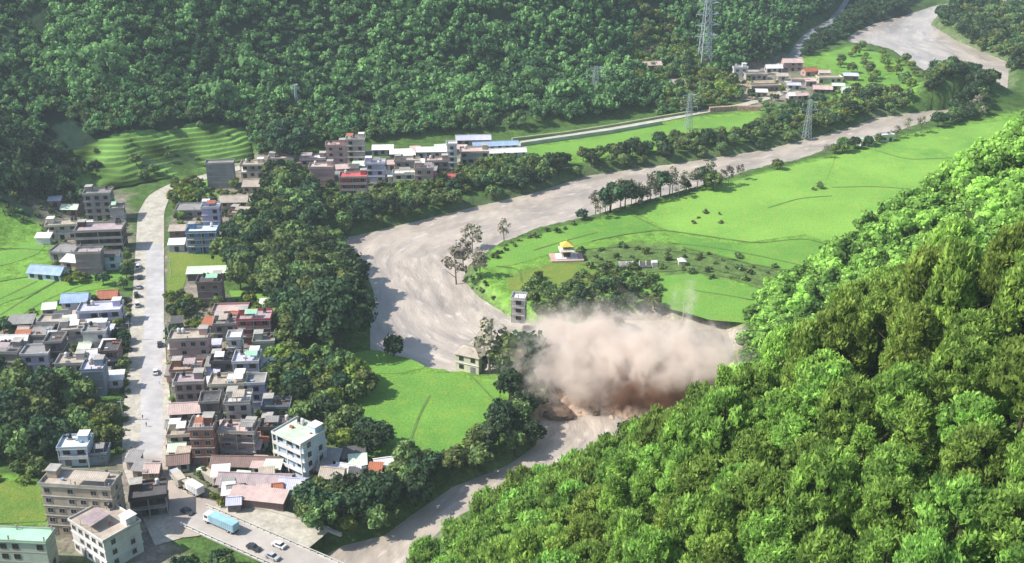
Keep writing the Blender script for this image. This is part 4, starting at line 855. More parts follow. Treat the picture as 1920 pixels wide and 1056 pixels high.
    if roof == 'flat':
        rf = MB().box(-hx - .4, hx + .4, -hy - .4 - (.9 if 'balcony' in style else 0), hy + .4, hh + .003, hh + .22).build('roof', rm, e)
        pz, pt, ph = hh + .222, .16, .55 if 'low' in style else .85
        y0 = -hy - .35 - (.9 if 'balcony' in style else 0)
        pm_ = wm_ if rg.random() < .5 else slabm
        MB().box(-hx - .35, hx + .35, y0, y0 + pt, pz, pz + ph).box(-hx - .35, hx + .35, hy + .35 - pt, hy + .35, pz, pz + ph).box(-hx - .35, -hx - .35 + pt, y0 + pt, hy + .35 - pt, pz, pz + ph).box(hx + .35 - pt, hx + .35, y0 + pt, hy + .35 - pt, pz, pz + ph).build('parapet', pm_, e)
        if W > 6.5 and D_ > 6 and 'bare' not in style and floors > 1:
            sx = rg.choice((-1, 1)) * (hx - 1.7); sh = MB().box(sx - 1.4, sx + 1.4, hy - 3.6, hy - .6, hh + .225, hh + 2.6).build('stair_head', wm_, e)
            MB().box(sx - 1.7, sx + 1.7, hy - 3.9, hy - .3, hh + 2.603, hh + 2.76).build('cap', slabm, sh)
            for q in range(rg.choice((1, 1, 2))):
                tx = -sx * .8 + q * 1.5; tk = MB().tube([(tx, hy - 1.6, hh + .9), (tx, hy - 1.6, hh + 2.1), (tx, hy - 1.6, hh + 2.35)], [.6, .6, .25], 10).build('water_tank', TANKB if rg.random() < .6 else TANKW, e)
                MB().box(tx - .55, tx + .55, hy - 2.15, hy - 1.05, hh + .225, hh + .9).build('stand', CONC, tk)
        if 'rods' in style or rg.random() < .35:
            for cx_ in (-hx + .3, 0, hx - .3):
                for cy_ in (-hy + .3, hy - .3): link('column_stub', STUB, None, e, (cx_, cy_, hh + .23))
        if W > 5.5 and rg.random() < (.5 if big else .3) and 'bare' not in style:        # tin canopy on posts
            cw, cd = W * rg.uniform(.3, .55), D_ * rg.uniform(.35, .6); x0 = -hx + rg.uniform(.2, W - cw - .2); y0_ = -hy + .2
            cn = corrugated(x0, x0 + cw, y0_, hh + 2.3, y0_ + cd, hh + 2.9).build('canopy', ROOFM[rg.choice(['white', 'grey', 'rust', 'lavender', 'tan', 'green', 'mauve'])], e)
            for cx_ in (x0 + .2, x0 + cw - .2):
                for cy_, ct in ((y0_ + .2, 2.3), (y0_ + cd - .2, 2.75)): link('post', POST, None, cn, (cx_, cy_, hh + .22)).scale = (1, 1, ct - .25)
        for q in range(rg.randint(0, 3) if big else 0):
            bx_, by_ = rg.uniform(-hx + .6, hx - 1.4), rg.uniform(-hy + .6, hy - 1.4)
            MB().box(bx_, bx_ + rg.uniform(.5, 1.3), by_, by_ + rg.uniform(.5, 1.2), hh + .223, hh + rg.uniform(.5, 1.1)).build('roof_crate', rg.choice([TANKW, SHUT, ROOFM['rust'], ROOFM['blue'], WALLM['brick']]), e)
    elif roof == 'gable':
        for sg in (-1, 1):
            corrugated(-hx - .5, hx + .5, sg * (hy + .7), hh - .7 * rise / hy + .06, 0.01 * sg, hh + rise + .06).build('roof_sheet', rm, e)
        MB().box(-hx - .5, hx + .5, -.22, .22, hh + rise + .1, hh + rise + .18).build('ridge_cap', rm, e)
    elif roof == 'shed':
        corrugated(-hx - .5, hx + .5, -hy - .7, hh + .15, hy + .5, hh + 1.3).build('roof_sheet', rm, e)
        MB().hull([(-hx, -hy, hh), (-hx, hy, hh), (-hx, hy, hh + 1.05)], [(hx, -hy, hh), (hx, hy, hh), (hx, hy, hh + 1.05)]).build('gable_wall', wm_, e)
    elif roof == 'hip':
        rz_ = min(hx, hy) * .55; m_ = MB(); m_.v = [(-hx - .6, -hy - .6, hh), (hx + .6, -hy - .6, hh), (hx + .6, hy + .6, hh), (-hx - .6, hy + .6, hh), (-hx * .35, 0, hh + rz_), (hx * .35, 0, hh + rz_)]
        m_.f = [(0, 1, 5, 4), (1, 2, 5), (2, 3, 4, 5), (3, 0, 4), (3, 2, 1, 0)]; m_.build('roof', rm, e)
    return e
HL = [
 # --- left of the road, upper cluster
 (188, 414, 48, 9, 4, 6, 'grey', 'flat', 'grey', 'tall grey concrete house standing highest in the upper left cluster', 'rods'),
 (222, 418, 24, 7, 2, 10, 'greywhite', 'flat', 'tan', 'small pale house leaning against the tall grey concrete house', ''),
 (118, 450, 56, 8, 2, 8, 'cream', 'flat', 'tan', 'unfinished cream house with open dark windows at the field corner', 'open rods'),
 (190, 472, 84, 10, 3, 6, 'darkbrown', 'flat', 'mauve', 'wide dark brown house with three open veranda storeys', 'balcony solid'),
 (170, 516, 46, 6, 3, 4, 'mauve', 'flat', 'mauve', 'plain mauve house with a blank front below the dark veranda house', 'blind plain bare'),
 (116, 488, 44, 11, 1, -6, 'grey', 'flat', 'grey', 'low house with a grey brown flat roof beside the left field', 'low'),
 (84, 526, 66, 8, 1, -10, 'bluewhite', 'gable', 'blue', 'low house with a pale blue tin roof at the edge of the left field', ''),
 (82, 459, 26, 3.5, 1, 0, 'white', 'shed', 'white', 'tiny white roofed shed alone in the left field', 'blind'),
 (213, 506, 28, 6, 2, 8, 'bluewhite', 'gable', 'dark', 'narrow bluish house right of the blank mauve house', ''),
 (130, 505, 30, 6, 1, -12, 'pink', 'shed', 'white', 'small shed with a white sheet roof between the grey roof and the mauve house', ''),
 # --- left of the road, middle cluster
 (143, 594, 46, 8, 2, 6, 'white', 'gable', 'blue', 'white two storey house under a blue tin roof beside the striped field', ''),
 (203, 572, 34, 7, 1, 8, 'brick', 'gable', 'rust', 'low house with a rusty orange roof', ''),
 (190, 613, 76, 8, 2, 7, 'lavender', 'flat', 'lavender', 'long lavender house with a white balcony and dark openings', 'balcony solid'),
 (92, 622, 38, 7, 1, 2, 'greywhite', 'flat', 'tan', 'small pale roofless looking house at the field corner', 'open'),
 (72, 646, 40, 9, 1, 4, 'grey', 'flat', 'grey', 'low house with a bare grey slab roof left of the dark block', 'bare low'),
 (26, 656, 50, 6, 1, 3, 'greywhite', 'gable', 'white', 'long low house with a bright white roof at the left picture edge', ''),
 (107, 690, 30, 8, 3, 5, 'darkgrey', 'flat', 'dark', 'dark grey three storey block in the middle of the left cluster', ''),
 (138, 652, 44, 8, 2, 12, 'greywhite', 'flat', 'tan', 'pale house with a tan terrace behind the dark grey block', 'open'),
 (181, 655, 42, 8, 2, 7, 'white', 'flat', 'grey', 'white two storey house below the lavender house', ''),
 (70, 698, 48, 8, 2, 4, 'lavender', 'flat', 'grey', 'greyish lavender house with one large round-looking dark window', 'bare'),
 (14, 694, 46, 9, 2, -3, 'grey', 'flat', 'grey', 'grey house cut by the left picture edge below the white roof', ''),
 (136, 716, 50, 8, 2, 5, 'greywhite', 'flat', 'tan', 'pale house half hidden by the bright bushes of the grove', ''),
 (180, 744, 38, 8, 3, 6, 'slateblue', 'flat', 'lavender', 'tall slate blue house lowest in the left cluster', 'blind plain'),
 (210, 690, 30, 8, 2, 8, 'brown', 'flat', 'dark', 'brown house nearest the road in the left cluster', 'balcony'),
 (218, 728, 26, 5, 1, 8, 'white', 'shed', 'white', 'small roadside shed with a white roof beside the slate blue house', ''),
 (165, 684, 34, 6, 1, 10, 'grey', 'gable', 'white', 'low house with a white roof between the pale and brown houses', ''),
 (40, 622, 44, 6, 1, 6, 'darkgrey', 'shed', 'grey', 'dark low shed under the striped field at the left', ''),
 # --- lower left
 (143, 874, 52, 7, 2, 4, 'bluewhite', 'flat', 'white', 'small blue and white banded house behind the tan five storey building', 'balcony solid'),
 (182, 872, 38, 6, 1, 6, 'slateblue', 'flat', 'dark', 'low dark annex right of the banded house', ''),
 (283, 968, 64, 8, 2, 14, 'darkbrown', 'flat', 'dark', 'dark red brown shop block at the road junction', 'balcony'),
 # --- right of the road, upper part
 (416, 354, 50, 6, 4, 6, 'grey', 'flat', 'grey', 'big blank grey building at the upper end of the village', 'blind plain bare'),
 (474, 334, 42, 8, 2, 4, 'cream', 'flat', 'tan', 'beige house right of the blank grey building', 'open'),
 (478, 362, 44, 7, 1, 3, 'tan', 'shed', 'tan', 'low tan shed below the beige house', ''),
 (528, 322, 46, 8, 2, 2, 'greywhite', 'flat', 'pinkish', 'pinkish white house below the great round tree', ''),
 (366, 408, 70, 11, 1, 5, 'grey', 'flat', 'grey', 'low building with a wide bare grey roof above the blue building', 'bare low'),
 (398, 428, 32, 7, 3, 5, 'lavender', 'flat', 'lavender', 'narrow lavender house behind the blue building', 'rods'),
 (382, 474, 54, 8, 3, 4, 'blue', 'flat', 'white', 'bright blue three storey building with a white parapet', 'balcony'),
 (440, 402, 50, 8, 2, 4, 'tan', 'gable', 'tan', 'tan roofed house uppermost of the brown group right of the blue building', ''),
 (458, 428, 56, 8, 2, -8, 'brown', 'flat', 'pinkish', 'brown broken looking house right of the blue building', 'open rods'),
 (496, 392, 34, 7, 1, 4, 'cream', 'gable', 'tan', 'small cream house beside the tall trees', ''),
 (333, 446, 28, 5, 1, 6, 'brown', 'shed', 'tan', 'small brown roadside shed left of the blue building, upper one', ''),
 (332, 472, 28, 5, 1, 6, 'greywhite', 'shed', 'white', 'small roadside shed left of the blue building, lower one', ''),
 (396, 526, 86, 5, 1, 5, 'darkgrey', 'shed', 'palegreen', 'long low shed with a pale green roof and a dark open front', 'blind'),
 (468, 522, 36, 4, 1, -6, 'bluewhite', 'shed', 'palegreen', 'small turquoise roofed shed at the end of the long green shed', 'blind'),
 (396, 574, 44, 8, 3, 5, 'brown', 'flat', 'dark', 'brown three storey house with a dark roof below the long green shed', 'plain'),
 (432, 602, 62, 8, 1, 4, 'pink', 'flat', 'pinkish', 'low house with a pale pink terrace roof right of the brown three storey house', ''),
 (514, 590, 50, 6, 1, 6, 'greywhite', 'shed', 'white', 'low house with a glaring white sheet roof by the great dark tree', ''),
 (480, 644, 60, 8, 3, 4, 'red', 'flat', 'mauve', 'faded red three storey house at the edge of the trees', 'balcony'),
 (424, 640, 40, 8, 2, 6, 'grey', 'flat', 'grey', 'grey brown house between the pink and the faded red house', ''),
 (358, 684, 70, 8, 3, 5, 'pink', 'flat', 'tan', 'long pale pink roadside house with an open roof deck', 'rods'),
 (497, 674, 38, 7, 2, 6, 'palegreen', 'flat', 'grey', 'grey green house below the faded red house', 'blind'),
 (443, 682, 24, 6, 3, 4, 'white', 'flat', 'white', 'narrow white house right of the pale pink house', ''),
 (420, 712, 42, 7, 2, 5, 'darkgrey', 'flat', 'dark', 'dark house behind the reddish veranda house', ''),
 (466, 726, 46, 8, 3, 4, 'lavender', 'flat', 'lavender', 'lavender blue house with a white gable beside it', 'balcony'),
 (502, 716, 24, 6, 2, 4, 'white', 'gable', 'white', 'small white gabled house touching the lavender blue house', ''),
 (352, 726, 54, 7, 2, 6, 'brick', 'flat', 'cream' if False else 'tan', 'reddish house with a white framed veranda facing the road', 'balcony'),
 (360, 768, 52, 7, 3, 5, 'mauve', 'flat', 'mauve', 'mauve house with a blank front and one round window', 'plain'),
 (430, 772, 64, 8, 3, 4, 'cream', 'flat', 'tan', 'cream house with stepped white roof corners', 'rods'),
 (484, 770, 32, 7, 3, 5, 'lavender', 'flat', 'grey', 'narrow lavender house right of the stepped cream house', ''),
 (350, 806, 56, 7, 2, 6, 'mauve', 'gable', 'pinkish', 'house with a pinkish double roof at the widening of the road', ''),
 (452, 824, 44, 8, 4, 4, 'greywhite', 'flat', 'white', 'tall pale plaster house in the densest part of the village', 'plain'),
 (398, 806, 34, 7, 3, 6, 'darkgrey', 'flat', 'dark', 'dark grey house squeezed left of the tall pale plaster house', ''),
 (520, 800, 50, 7, 2, 4, 'slateblue', 'flat', 'dark', 'shaded slate coloured house below the trees, upper one', ''),
 (522, 838, 60, 7, 2, 2, 'darkgrey', 'flat', 'dark', 'shaded slate coloured house behind the balcony building, lower one', ''),
 (342, 850, 44, 7, 2, 6, 'cream', 'flat', 'tan', 'cream shop house at the lower end of the wide road', 'balcony'),
 (385, 874, 42, 7, 4, 2, 'brick', 'flat', 'pinkish', 'red brick tower house with pale corner edges', 'rods'),
 (448, 864, 66, 7, 3, -4, 'pink', 'flat', 'pinkish', 'unfinished pink brick house with square dark openings', 'open rods'),
 (336, 886, 38, 6, 1, 12, 'palegreen', 'gable', 'brown', 'olive roofed stall beside the junction', ''),
 (462, 890, 130, 6, 1, -2, 'darkbrown', 'gable', 'brown', 'long low house with a dark purple brown roof', ''),
 (476, 926, 136, 7, 1, -4, 'mauve', 'gable', 'mauve', 'long low house with a pale mauve roof above the bridge road', ''),
 (482, 956, 104, 5, 1, -10, 'brown', 'shed', 'pinkish', 'row of stalls with a broken pinkish roof along the bridge road', 'blind'),
 (546, 932, 46, 6, 1, -6, 'bluewhite', 'gable', 'lavender', 'small house with a bluish tin roof below the balcony building', ''),
 # --- shacks by the river
 (618, 880, 34, 5, 1, -6, 'darkgrey', 'shed', 'grey', 'small grey shack right of the balcony building', ''),
 (650, 905, 46, 6, 1, -14, 'tan', 'gable', 'white', 'shack with a whitish ridged roof in the beige group by the river', ''),
 (622, 930, 42, 6, 2, -10, 'cream', 'gable', 'tan', 'cream two storey house with a dark window at the river wood', ''),
 (692, 925, 56, 6, 1, 10, 'tan', 'gable', 'tan', 'low tan house in the beige group by the river', ''),
 (722, 890, 32, 5, 1, 14, 'cream', 'gable', 'white', 'small shack nearest the rice field in the beige group', ''),
 (664, 876, 40, 5, 1, 6, 'brown', 'shed', 'dark', 'dark roofed shack behind the beige group', ''),
 # --- river point and pavilion field
 (876, 698, 48, 8, 2, -24, 'cream', 'hip', 'tan', 'cream two storey house with a hipped roof alone on the river point', ''),
 (657, 742, 26, 5, 1, 10, 'darkgrey', 'gable', 'dark', 'small dark hut at the left edge of the rice field', ''),
 (972, 604, 24, 5, 3, -10, 'greywhite', 'flat', 'white', 'narrow white and dark house right at the far side of the river bend', 'balcony'),
 # --- far village
 (588, 322, 46, 8, 2, 2, 'mauve', 'flat', 'white', 'mauve house with a white roof at the left end of the far village', ''),
 (604, 350, 44, 8, 3, 2, 'pink', 'flat', 'pinkish', 'blank pinkish house left of the bright red house', 'blind plain'),
 (632, 318, 36, 7, 4, 4, 'pink', 'flat', 'pinkish', 'tall pinkish white house above the bright red house', 'rods'),
 (668, 306, 34, 7, 4, 2, 'cream', 'flat', 'tan', 'tall cream house at the highest point of the far village', 'rods'),
 (664, 368, 50, 8, 3, 3, 'red', 'flat', 'red', 'bright red three storey house in the far village', 'balcony solid'),
 (704, 342, 36, 7, 3, 2, 'lavender', 'flat', 'lavender', 'lavender house right of the bright red house', ''),
 (718, 292, 38, 6, 1, 4, 'greywhite', 'shed', 'white', 'low house with a white roof left under the forest edge', ''),
 (752, 300, 40, 6, 1, 4, 'brown', 'shed', 'white', 'low brown house with a white roof in the upper row of the far village', ''),
 (722, 318, 46, 7, 1, 6, 'slateblue', 'gable', 'dark', 'low house with a dark bluish roof in the middle of the far village', ''),
 (764, 326, 46, 7, 2, 3, 'tan', 'flat', 'tan', 'tan house in the middle of the far village', ''),
 (758, 350, 40, 6, 2, 3, 'cream', 'flat', 'white', 'cream house with two pale bands at the lower edge of the far village', 'balcony solid'),
 (796, 352, 34, 7, 3, 3, 'pink', 'flat', 'mauve', 'pinkish brown house at the lower edge of the far village', ''),
 (812, 296, 60, 6, 1, 4, 'greywhite', 'shed', 'white', 'long low house with a white roof below the forest edge', ''),
 (820, 326, 42, 7, 2, 4, 'mauve', 'flat', 'pinkish', 'mauve house with a pinkish roof left of the white tower house', ''),
 (836, 346, 40, 6, 1, 4, 'pink', 'gable', 'red', 'low house with a red roof beside the river trees', ''),
 (848, 316, 18, 6, 4, 4, 'white', 'flat', 'white', 'narrow white tower house at the right end of the far village', ''),
 (890, 308, 52, 9, 2, 4, 'palegreen', 'flat', 'pinkish', 'broad house with a pinkish terrace at the right end of the far village', 'balcony solid'),
 (888, 272, 64, 7, 1, 4, 'grey', 'gable', 'lavender', 'shed with a pale lavender roof against the forest', ''),
 (930, 283, 84, 6, 1, 8, 'bluewhite', 'gable', 'blue', 'long shed with a pale blue roof at the start of the hillside road', ''),
 (952, 296, 70, 6, 1, 8, 'bluewhite', 'gable', 'white', 'long shed with a white roof beside the far river field', ''),
 # --- settlement by the upper river
 (1388, 146, 26, 7, 2, 5, 'white', 'flat', 'white', 'bright white house at the left of the far settlement', ''),
 (1418, 150, 40, 7, 1, 4, 'greywhite', 'flat', 'grey', 'pale low house next to the bright white house', 'balcony'),
 (1452, 136, 30, 7, 1, 4, 'greywhite', 'gable', 'white', 'pale roof beside the mountain road start', ''),
 (1486, 134, 36, 8, 2, 2, 'pink', 'gable', 'pinkish', 'pinkish roofed house above the far settlement', ''),
 (1522, 142, 28, 7, 1, 20, 'pink', 'gable', 'rust', 'small house with an orange gable in the far settlement', ''),
 (1500, 160, 32, 7, 1, -8, 'tan', 'flat', 'tan', 'tan roofed house in the middle of the far settlement', ''),
 (1556, 156, 44, 7, 1, 4, 'cream', 'flat', 'tan', 'long cream house at the right of the far settlement', 'balcony'),
 (1542, 176, 34, 7, 1, -6, 'brown', 'gable', 'pinkish', 'brown house at the lower right of the far settlement', ''),
 (1436, 172, 56, 6, 1, 6, 'tan', 'flat', 'grey', 'low tan terrace building below the bright white house', 'open'),
 (1490, 188, 24, 6, 1, 10, 'greywhite', 'gable', 'white', 'small white roofed hut below the far settlement', ''),
 (1592, 178, 26, 6, 1, 4, 'palegreen', 'gable', 'palegreen', 'greenish hut right of the far settlement', ''),
 (1222, 168, 34, 7, 2, 10, 'brick', 'gable', 'pinkish', 'reddish house up on the slope below the big pylon, left one', ''),
 (1262, 178, 44, 8, 1, 6, 'tan', 'gable', 'tan', 'tan house on the slope below the big pylon, right one', ''),
 (1206, 150, 26, 6, 1, 16, 'pink', 'flat', 'pinkish', 'small pinkish house highest on the slope left of the big pylon', ''),
 (1626, 274, 26, 5, 1, 8, 'white', 'gable', 'palegreen', 'whitish hut between the trees at the upper river, left one', ''),
 (1664, 266, 24, 5, 1, 12, 'white', 'flat', 'white', 'whitish hut between the trees at the upper river, right one', ''),
 (1858, 10, 34, 8, 2, 4, 'white', 'flat', 'white', 'white house at the top right corner, left one', ''),
 (1900, 8, 30, 8, 2, 4, 'greywhite', 'gable', 'white', 'white house at the top right corner, right one', ''),
]
for h in HL: house(*h[:10], style=h[10])
# small sheds squeezed between the houses
HP = [(h[0], h[1]) for h in HL]; sheds = []
for zone, nsh in (([(325, 600), (500, 600), (510, 860), (325, 860)], 26), ([(20, 610), (225, 560), (225, 730), (60, 720)], 18), ([(570, 300), (870, 285), (880, 335), (600, 350)], 18), ([(60, 400), (235, 400), (225, 520), (100, 530)], 5), ([(1400, 140), (1600, 140), (1590, 190), (1430, 190)], 8), ([(600, 870), (745, 870), (720, 930), (620, 940)], 7), ([(330, 410), (500, 380), (500, 440), (330, 460)], 5), ([(390, 890), (560, 890), (560, 965), (420, 965)], 12), ([(318, 700), (350, 700), (352, 900), (322, 890)], 6), ([(238, 870), (300, 890), (300, 930), (245, 920)], 3)):
    zw = np.array(zone, float); k_ = 0
    for _ in range(400):
        if k_ >= nsh: break
        q = rng.uniform(zw.min(0), zw.max(0))
        if not inside(q[0], q[1], zw) or min(math.hypot(q[0] - a_, (q[1] - b_) * 1.2) for a_, b_ in HP + sheds) < 14: continue
        sheds.append((q[0], q[1])); k_ += 1; X_, Y_, _z = P(*q)
        rc = ['white', 'grey', 'tan', 'lavender', 'rust', 'palegreen', 'pinkish', 'dark'][rng.integers(8)]; wl_ = ['grey', 'tan', 'mauve', 'greywhite', 'brown', 'pink'][rng.integers(6)]
        rt = ['shed', 'gable', 'shed'][rng.integers(3)]
        house(q[0], q[1], rng.uniform(17, 30), rng.uniform(3.5, 5.5), 1, rng.uniform(-8, 14), wl_, rt, rc, f"small {'ridged' if rt == 'gable' else 'lean-to'} shed, {'an' if rc[0] in 'aeiou' else 'a'} {rc.replace('palegreen', 'pale green')} roof, {where(X_, Y_, 0)}", '', 'shed', 'shed')
house(158, 1006, 134, 8, 5, -6, 'tan', 'flat', 'tan', 'five storey unfinished tan building with dark floor joints', style='rods', cat='building', name='apartment_building')
house(172, 1052, 0, 11, 3, -38, 'white', 'flat', 'tan', 'white three storey corner building in front of the tan building', style='low', cat='building', name='corner_building', ww=15)
house(28, 1072, 140, 6, 3, -4, 'palegreen', 'flat', 'green', 'pale building with a mint green roof at the lower left corner', style='low bare plain', cat='building', name='green_roofed_building')
house(548, 890, 0, 9, 4, -36, 'bluewhite', 'flat', 'palegreen', 'pale blue four storey building with white balconies and a blank grey side', style='balcony solid low', cat='building', name='balcony_building', ww=11.5)

HS = np.array(HP + sheds)
for zone, sp_ in (([(318, 560), (540, 560), (560, 870), (420, 960), (318, 870)], 4.6), ([(0, 600), (235, 540), (238, 740), (60, 720), (0, 700)], 4.6), ([(325, 400), (400, 350), (560, 330), (580, 440), (340, 480)], 5.5), ([(570, 330), (900, 300), (980, 300), (880, 350), (600, 380)], 5.5), ([(1360, 150), (1600, 140), (1600, 200), (1440, 215)], 7), ([(90, 400), (240, 400), (240, 535), (110, 540)], 5), ([(590, 860), (750, 870), (740, 940), (590, 940)], 4.5)):
    for x, y in scatter(zone, sp_, int(zone[0][0]) + 17):
        a_, b_ = proj(x, y, 0)
        if 242 < a_ < 312: continue
        near_ = np.hypot(HS[:, 0] - a_, (HS[:, 1] - 10 - b_) * 1.1).min()
        if near_ < 15: continue
        if near_ > 24 and rng.random() < .5: tree(['mid', 'yellow', 'dark'][rng.integers(3)], x, y, rng.uniform(.35, .65), 'yard_tree', '', 'tree', 'trees in the gardens between the houses')
        else: tree(['shrub', 'shrubyellow'][rng.integers(2)], x, y, rng.uniform(.6, 1.3), 'bush', '', 'shrub', 'bushes between the houses')
# bushes: the ones that show largest are things, the rest one mass of ground cover
BUSHES.sort(key=lambda q: -q[3] * scale_at(q[1], q[2]) * (1.0 if -20 < proj(q[1], q[2], 0)[0] < 1940 and -20 < proj(q[1], q[2], 0)[1] < 1080 else .01))
for q in BUSHES[:285]: tree(*q, now=True)
sm = BUSHES[285:]
for kd, mt, nm, lb in (('shrub', L_MID, 'green_scrub', 'low green scrub between the houses and along the field edges'), ('shrubyellow', L_YEL, 'yellow_scrub', 'low yellowish scrub between the houses'), ('shrubdark', L_DARK, 'shade_toned_scrub', 'low scrub on the spur, shade put into its dark leaf colour')):
    ss = [q for q in sm if q[0] == kd]
    if ss:
        ka_ = [crown_arrays(np.random.default_rng(s_ + 7), 1.5, 1.6, 6, 12, .36, cs_=.48, z0=0) for s_ in range(5)]
        o = joined([(q[1], q[2], float(H(q[1], q[2]))) for q in ss], ka_, nm, mt, [q[3] for q in ss]); tag(o, lb, 'scrub', kind='stuff')
# pavilion with a yellow two tier roof
x, y, _ = P(1062, 484); e = empty('pavilion', (x, y, .1), R(5)); tag(e, 'small white pavilion with a two tier yellow roof in the green field', 'pavilion')
MB().box(-7, 7, -4.5, 4.5, -.3, .5).build('plinth', WALLM['pink'], e); MB().box(-4.6, 4.6, -3.2, 3.2, .5, .9).build('step', WALLM['white'], e)
for sx in (-1, 1):
    for sy in (-1, 1): MB().tube([(sx * 2.1, sy * 2.1, .9), (sx * 2.1, sy * 2.1, 4)], .22, 8).build('column', WALLM['white'], e)
MB().box(-1.4, 1.4, -1.2, 1.4, .9, 3.9).build('shrine', WALLM['darkbrown'], e)
def pyr(r0, r1, z0, z1): return MB().hull([(-r0, -r0, z0), (r0, -r0, z0), (r0, r0, z0), (-r0, r0, z0)], [(-r1, -r1, z1), (r1, -r1, z1), (r1, r1, z1), (-r1, r1, z1)])
pyr(3.3, 2.0, 4, 5.1).build('lower_roof', WALLM['cream'], e); MB().box(-1.5, 1.5, -1.5, 1.5, 5.1, 6.0).build('drum', WALLM['darkbrown'], e)
pyr(2.7, .5, 6.0, 7.6).build('upper_roof', ROOFM['yellow'], e); MB().tube([(0, 0, 7.6), (0, 0, 8.2), (0, 0, 9)], [.3, .22, .04], 8).build('finial', ROOFM['yellow'], e)
# broken greenhouse-like frame in the field
x, y, _ = P(1195, 500); e = empty('ruined_shed', (x, y, .1), R(4)); tag(e, 'collapsed low shed with broken pale roof beams in the green field', 'ruin')
for i in range(6):
    x0 = -8 + i * 2.8; MB().hull([(x0, -2, 0), (x0 + .3, -2, 0), (x0 + .3, -1.7, 0), (x0, -1.7, 0)], [(x0 + .5, 1.6, 1.8), (x0 + .9, 1.6, 1.8), (x0 + .9, 1.9, 1.8), (x0 + .5, 1.9, 1.8)]).build('beam', WALLM['greywhite'], e)
corrugated(-8, -1, -2.4, .5, 1.8, 1.7).build('roof_sheet', ROOFM['grey'], e); corrugated(.5, 6, -2.0, .3, 1.6, 1.2).build('roof_sheet', ROOFM['dark'], e); MB().box(6, 8.5, -1, 1.5, 0, 2).build('wall', WALLM['white'], e)
x, y, _ = P(1278, 496); e = empty('field_hut', (x, y, .1)); tag(e, 'tiny cream hut on the rough strip right of the collapsed shed', 'hut')
MB().box(-1.4, 1.4, -1.1, 1.1, -.2, 1.9).build('wall', WALLM['cream'], e); pyr(1.8, .3, 1.9, 2.9).build('roof', ROOFM['white'], e)

# ------------------------------------------------------------------ bridge and embankment
A_, B_ = P(372, 972, .3)[:2], P(640, 1090, .3)[:2]; dv = (B_ - A_) / np.hypot(*(B_ - A_)); Lb = np.hypot(*(B_ - A_)); ang = math.atan2(dv[1], dv[0])
e = empty('bridge', (*A_, 0), ang); tag(e, 'concrete road bridge with pale parapets crossing the muddy river', 'bridge')
DECK = rough_mat('bridge_deck', (.42, .38, .34), (.34, .31, .28), .3); PARA = rough_mat('parapet_pale', (.55, .53, .48), (.42, .40, .36), .8)
MB().box(-2, Lb, -5, 5, -.75, .45).build('deck', DECK, e)
for sg in (-1, 1):
    MB().box(-2, Lb, sg * 5.0 - .2, sg * 5.0 + .2, .45, .75).build('kerb', PARA, e)
    r_ = MB().box(-2, Lb, sg * 5 - .1, sg * 5 + .1, 1.35, 1.5).build('railing', PARA, e)
    k_ = 0
    while -2 + k_ * 2.4 < Lb: MB().box(-2 + k_ * 2.4, -1.75 + k_ * 2.4, sg * 5 - .12, sg * 5 + .12, .75, 1.35).build('post', PARA, r_); k_ += 1
    MB().box(0, Lb, sg * 3.2 - .4, sg * 3.2 + .4, -2.2, -.75).build('girder', CONC, e)
for k_ in range(1, 4): MB().hull([(Lb * k_ / 3.6 - .9, -4, -8), (Lb * k_ / 3.6 + .9, -4, -8), (Lb * k_ / 3.6 + .9, 4, -8), (Lb * k_ / 3.6 - .9, 4, -8)], [(Lb * k_ / 3.6 - .6, -3.6, -2.2), (Lb * k_ / 3.6 + .6, -3.6, -2.2), (Lb * k_ / 3.6 + .6, 3.6, -2.2), (Lb * k_ / 3.6 - .6, 3.6, -2.2)]).build('pier', CONC, e)
def on_bridge(t, s_=0, z=.47): p = A_ + dv * t + np.array([-dv[1], dv[0]]) * s_; return (p[0], p[1], z)
wall_line('embankment_wall', [(452, 950), (500, 958), (565, 976), (640, 1004)], .7, .8, rough_mat('embankment', (.44, .41, .35), (.33, .30, .26), .4), 'pale embankment wall along the river above the bridge', 'wall')
tag(strip_mesh('riverside_path', [(405, 950), (470, 966), (540, 988), (600, 1012)], 11, .3, DIRT), kind='structure')

# ------------------------------------------------------------------ vehicles
TYRE = rough_mat('tyre', (.02, .02, .02), (.03, .03, .03), 3); GLASSD = rough_mat('vehicle_glass', (.03, .04, .05), (.04, .05, .06), 1, rough=.1, spec=.6)
PAINT = {k: rough_mat('paint_' + k, c, tuple(v * .85 for v in c), 1.0, rough=.35, spec=.5) for k, c in [('white', (.75, .75, .74)), ('blue', (.30, .52, .62)), ('dark', (.04, .045, .05)), ('red', (.4, .06, .05)), ('silver', (.45, .46, .47)), ('tan', (.5, .44, .34))]}
def wheels(e, xs, hw, r=.45):
    for xx in xs:
        for sg in (-1, 1):
            w_ = MB().tube([(xx, sg * hw - .13, r), (xx, sg * hw + .13, r)], r, 12).build('wheel', TYRE, e); MB().tube([(xx, sg * (hw + .135) - .01, r), (xx, sg * (hw + .135) + .01, r)], r * .5, 8).build('rim', PAINT['silver'], w_)
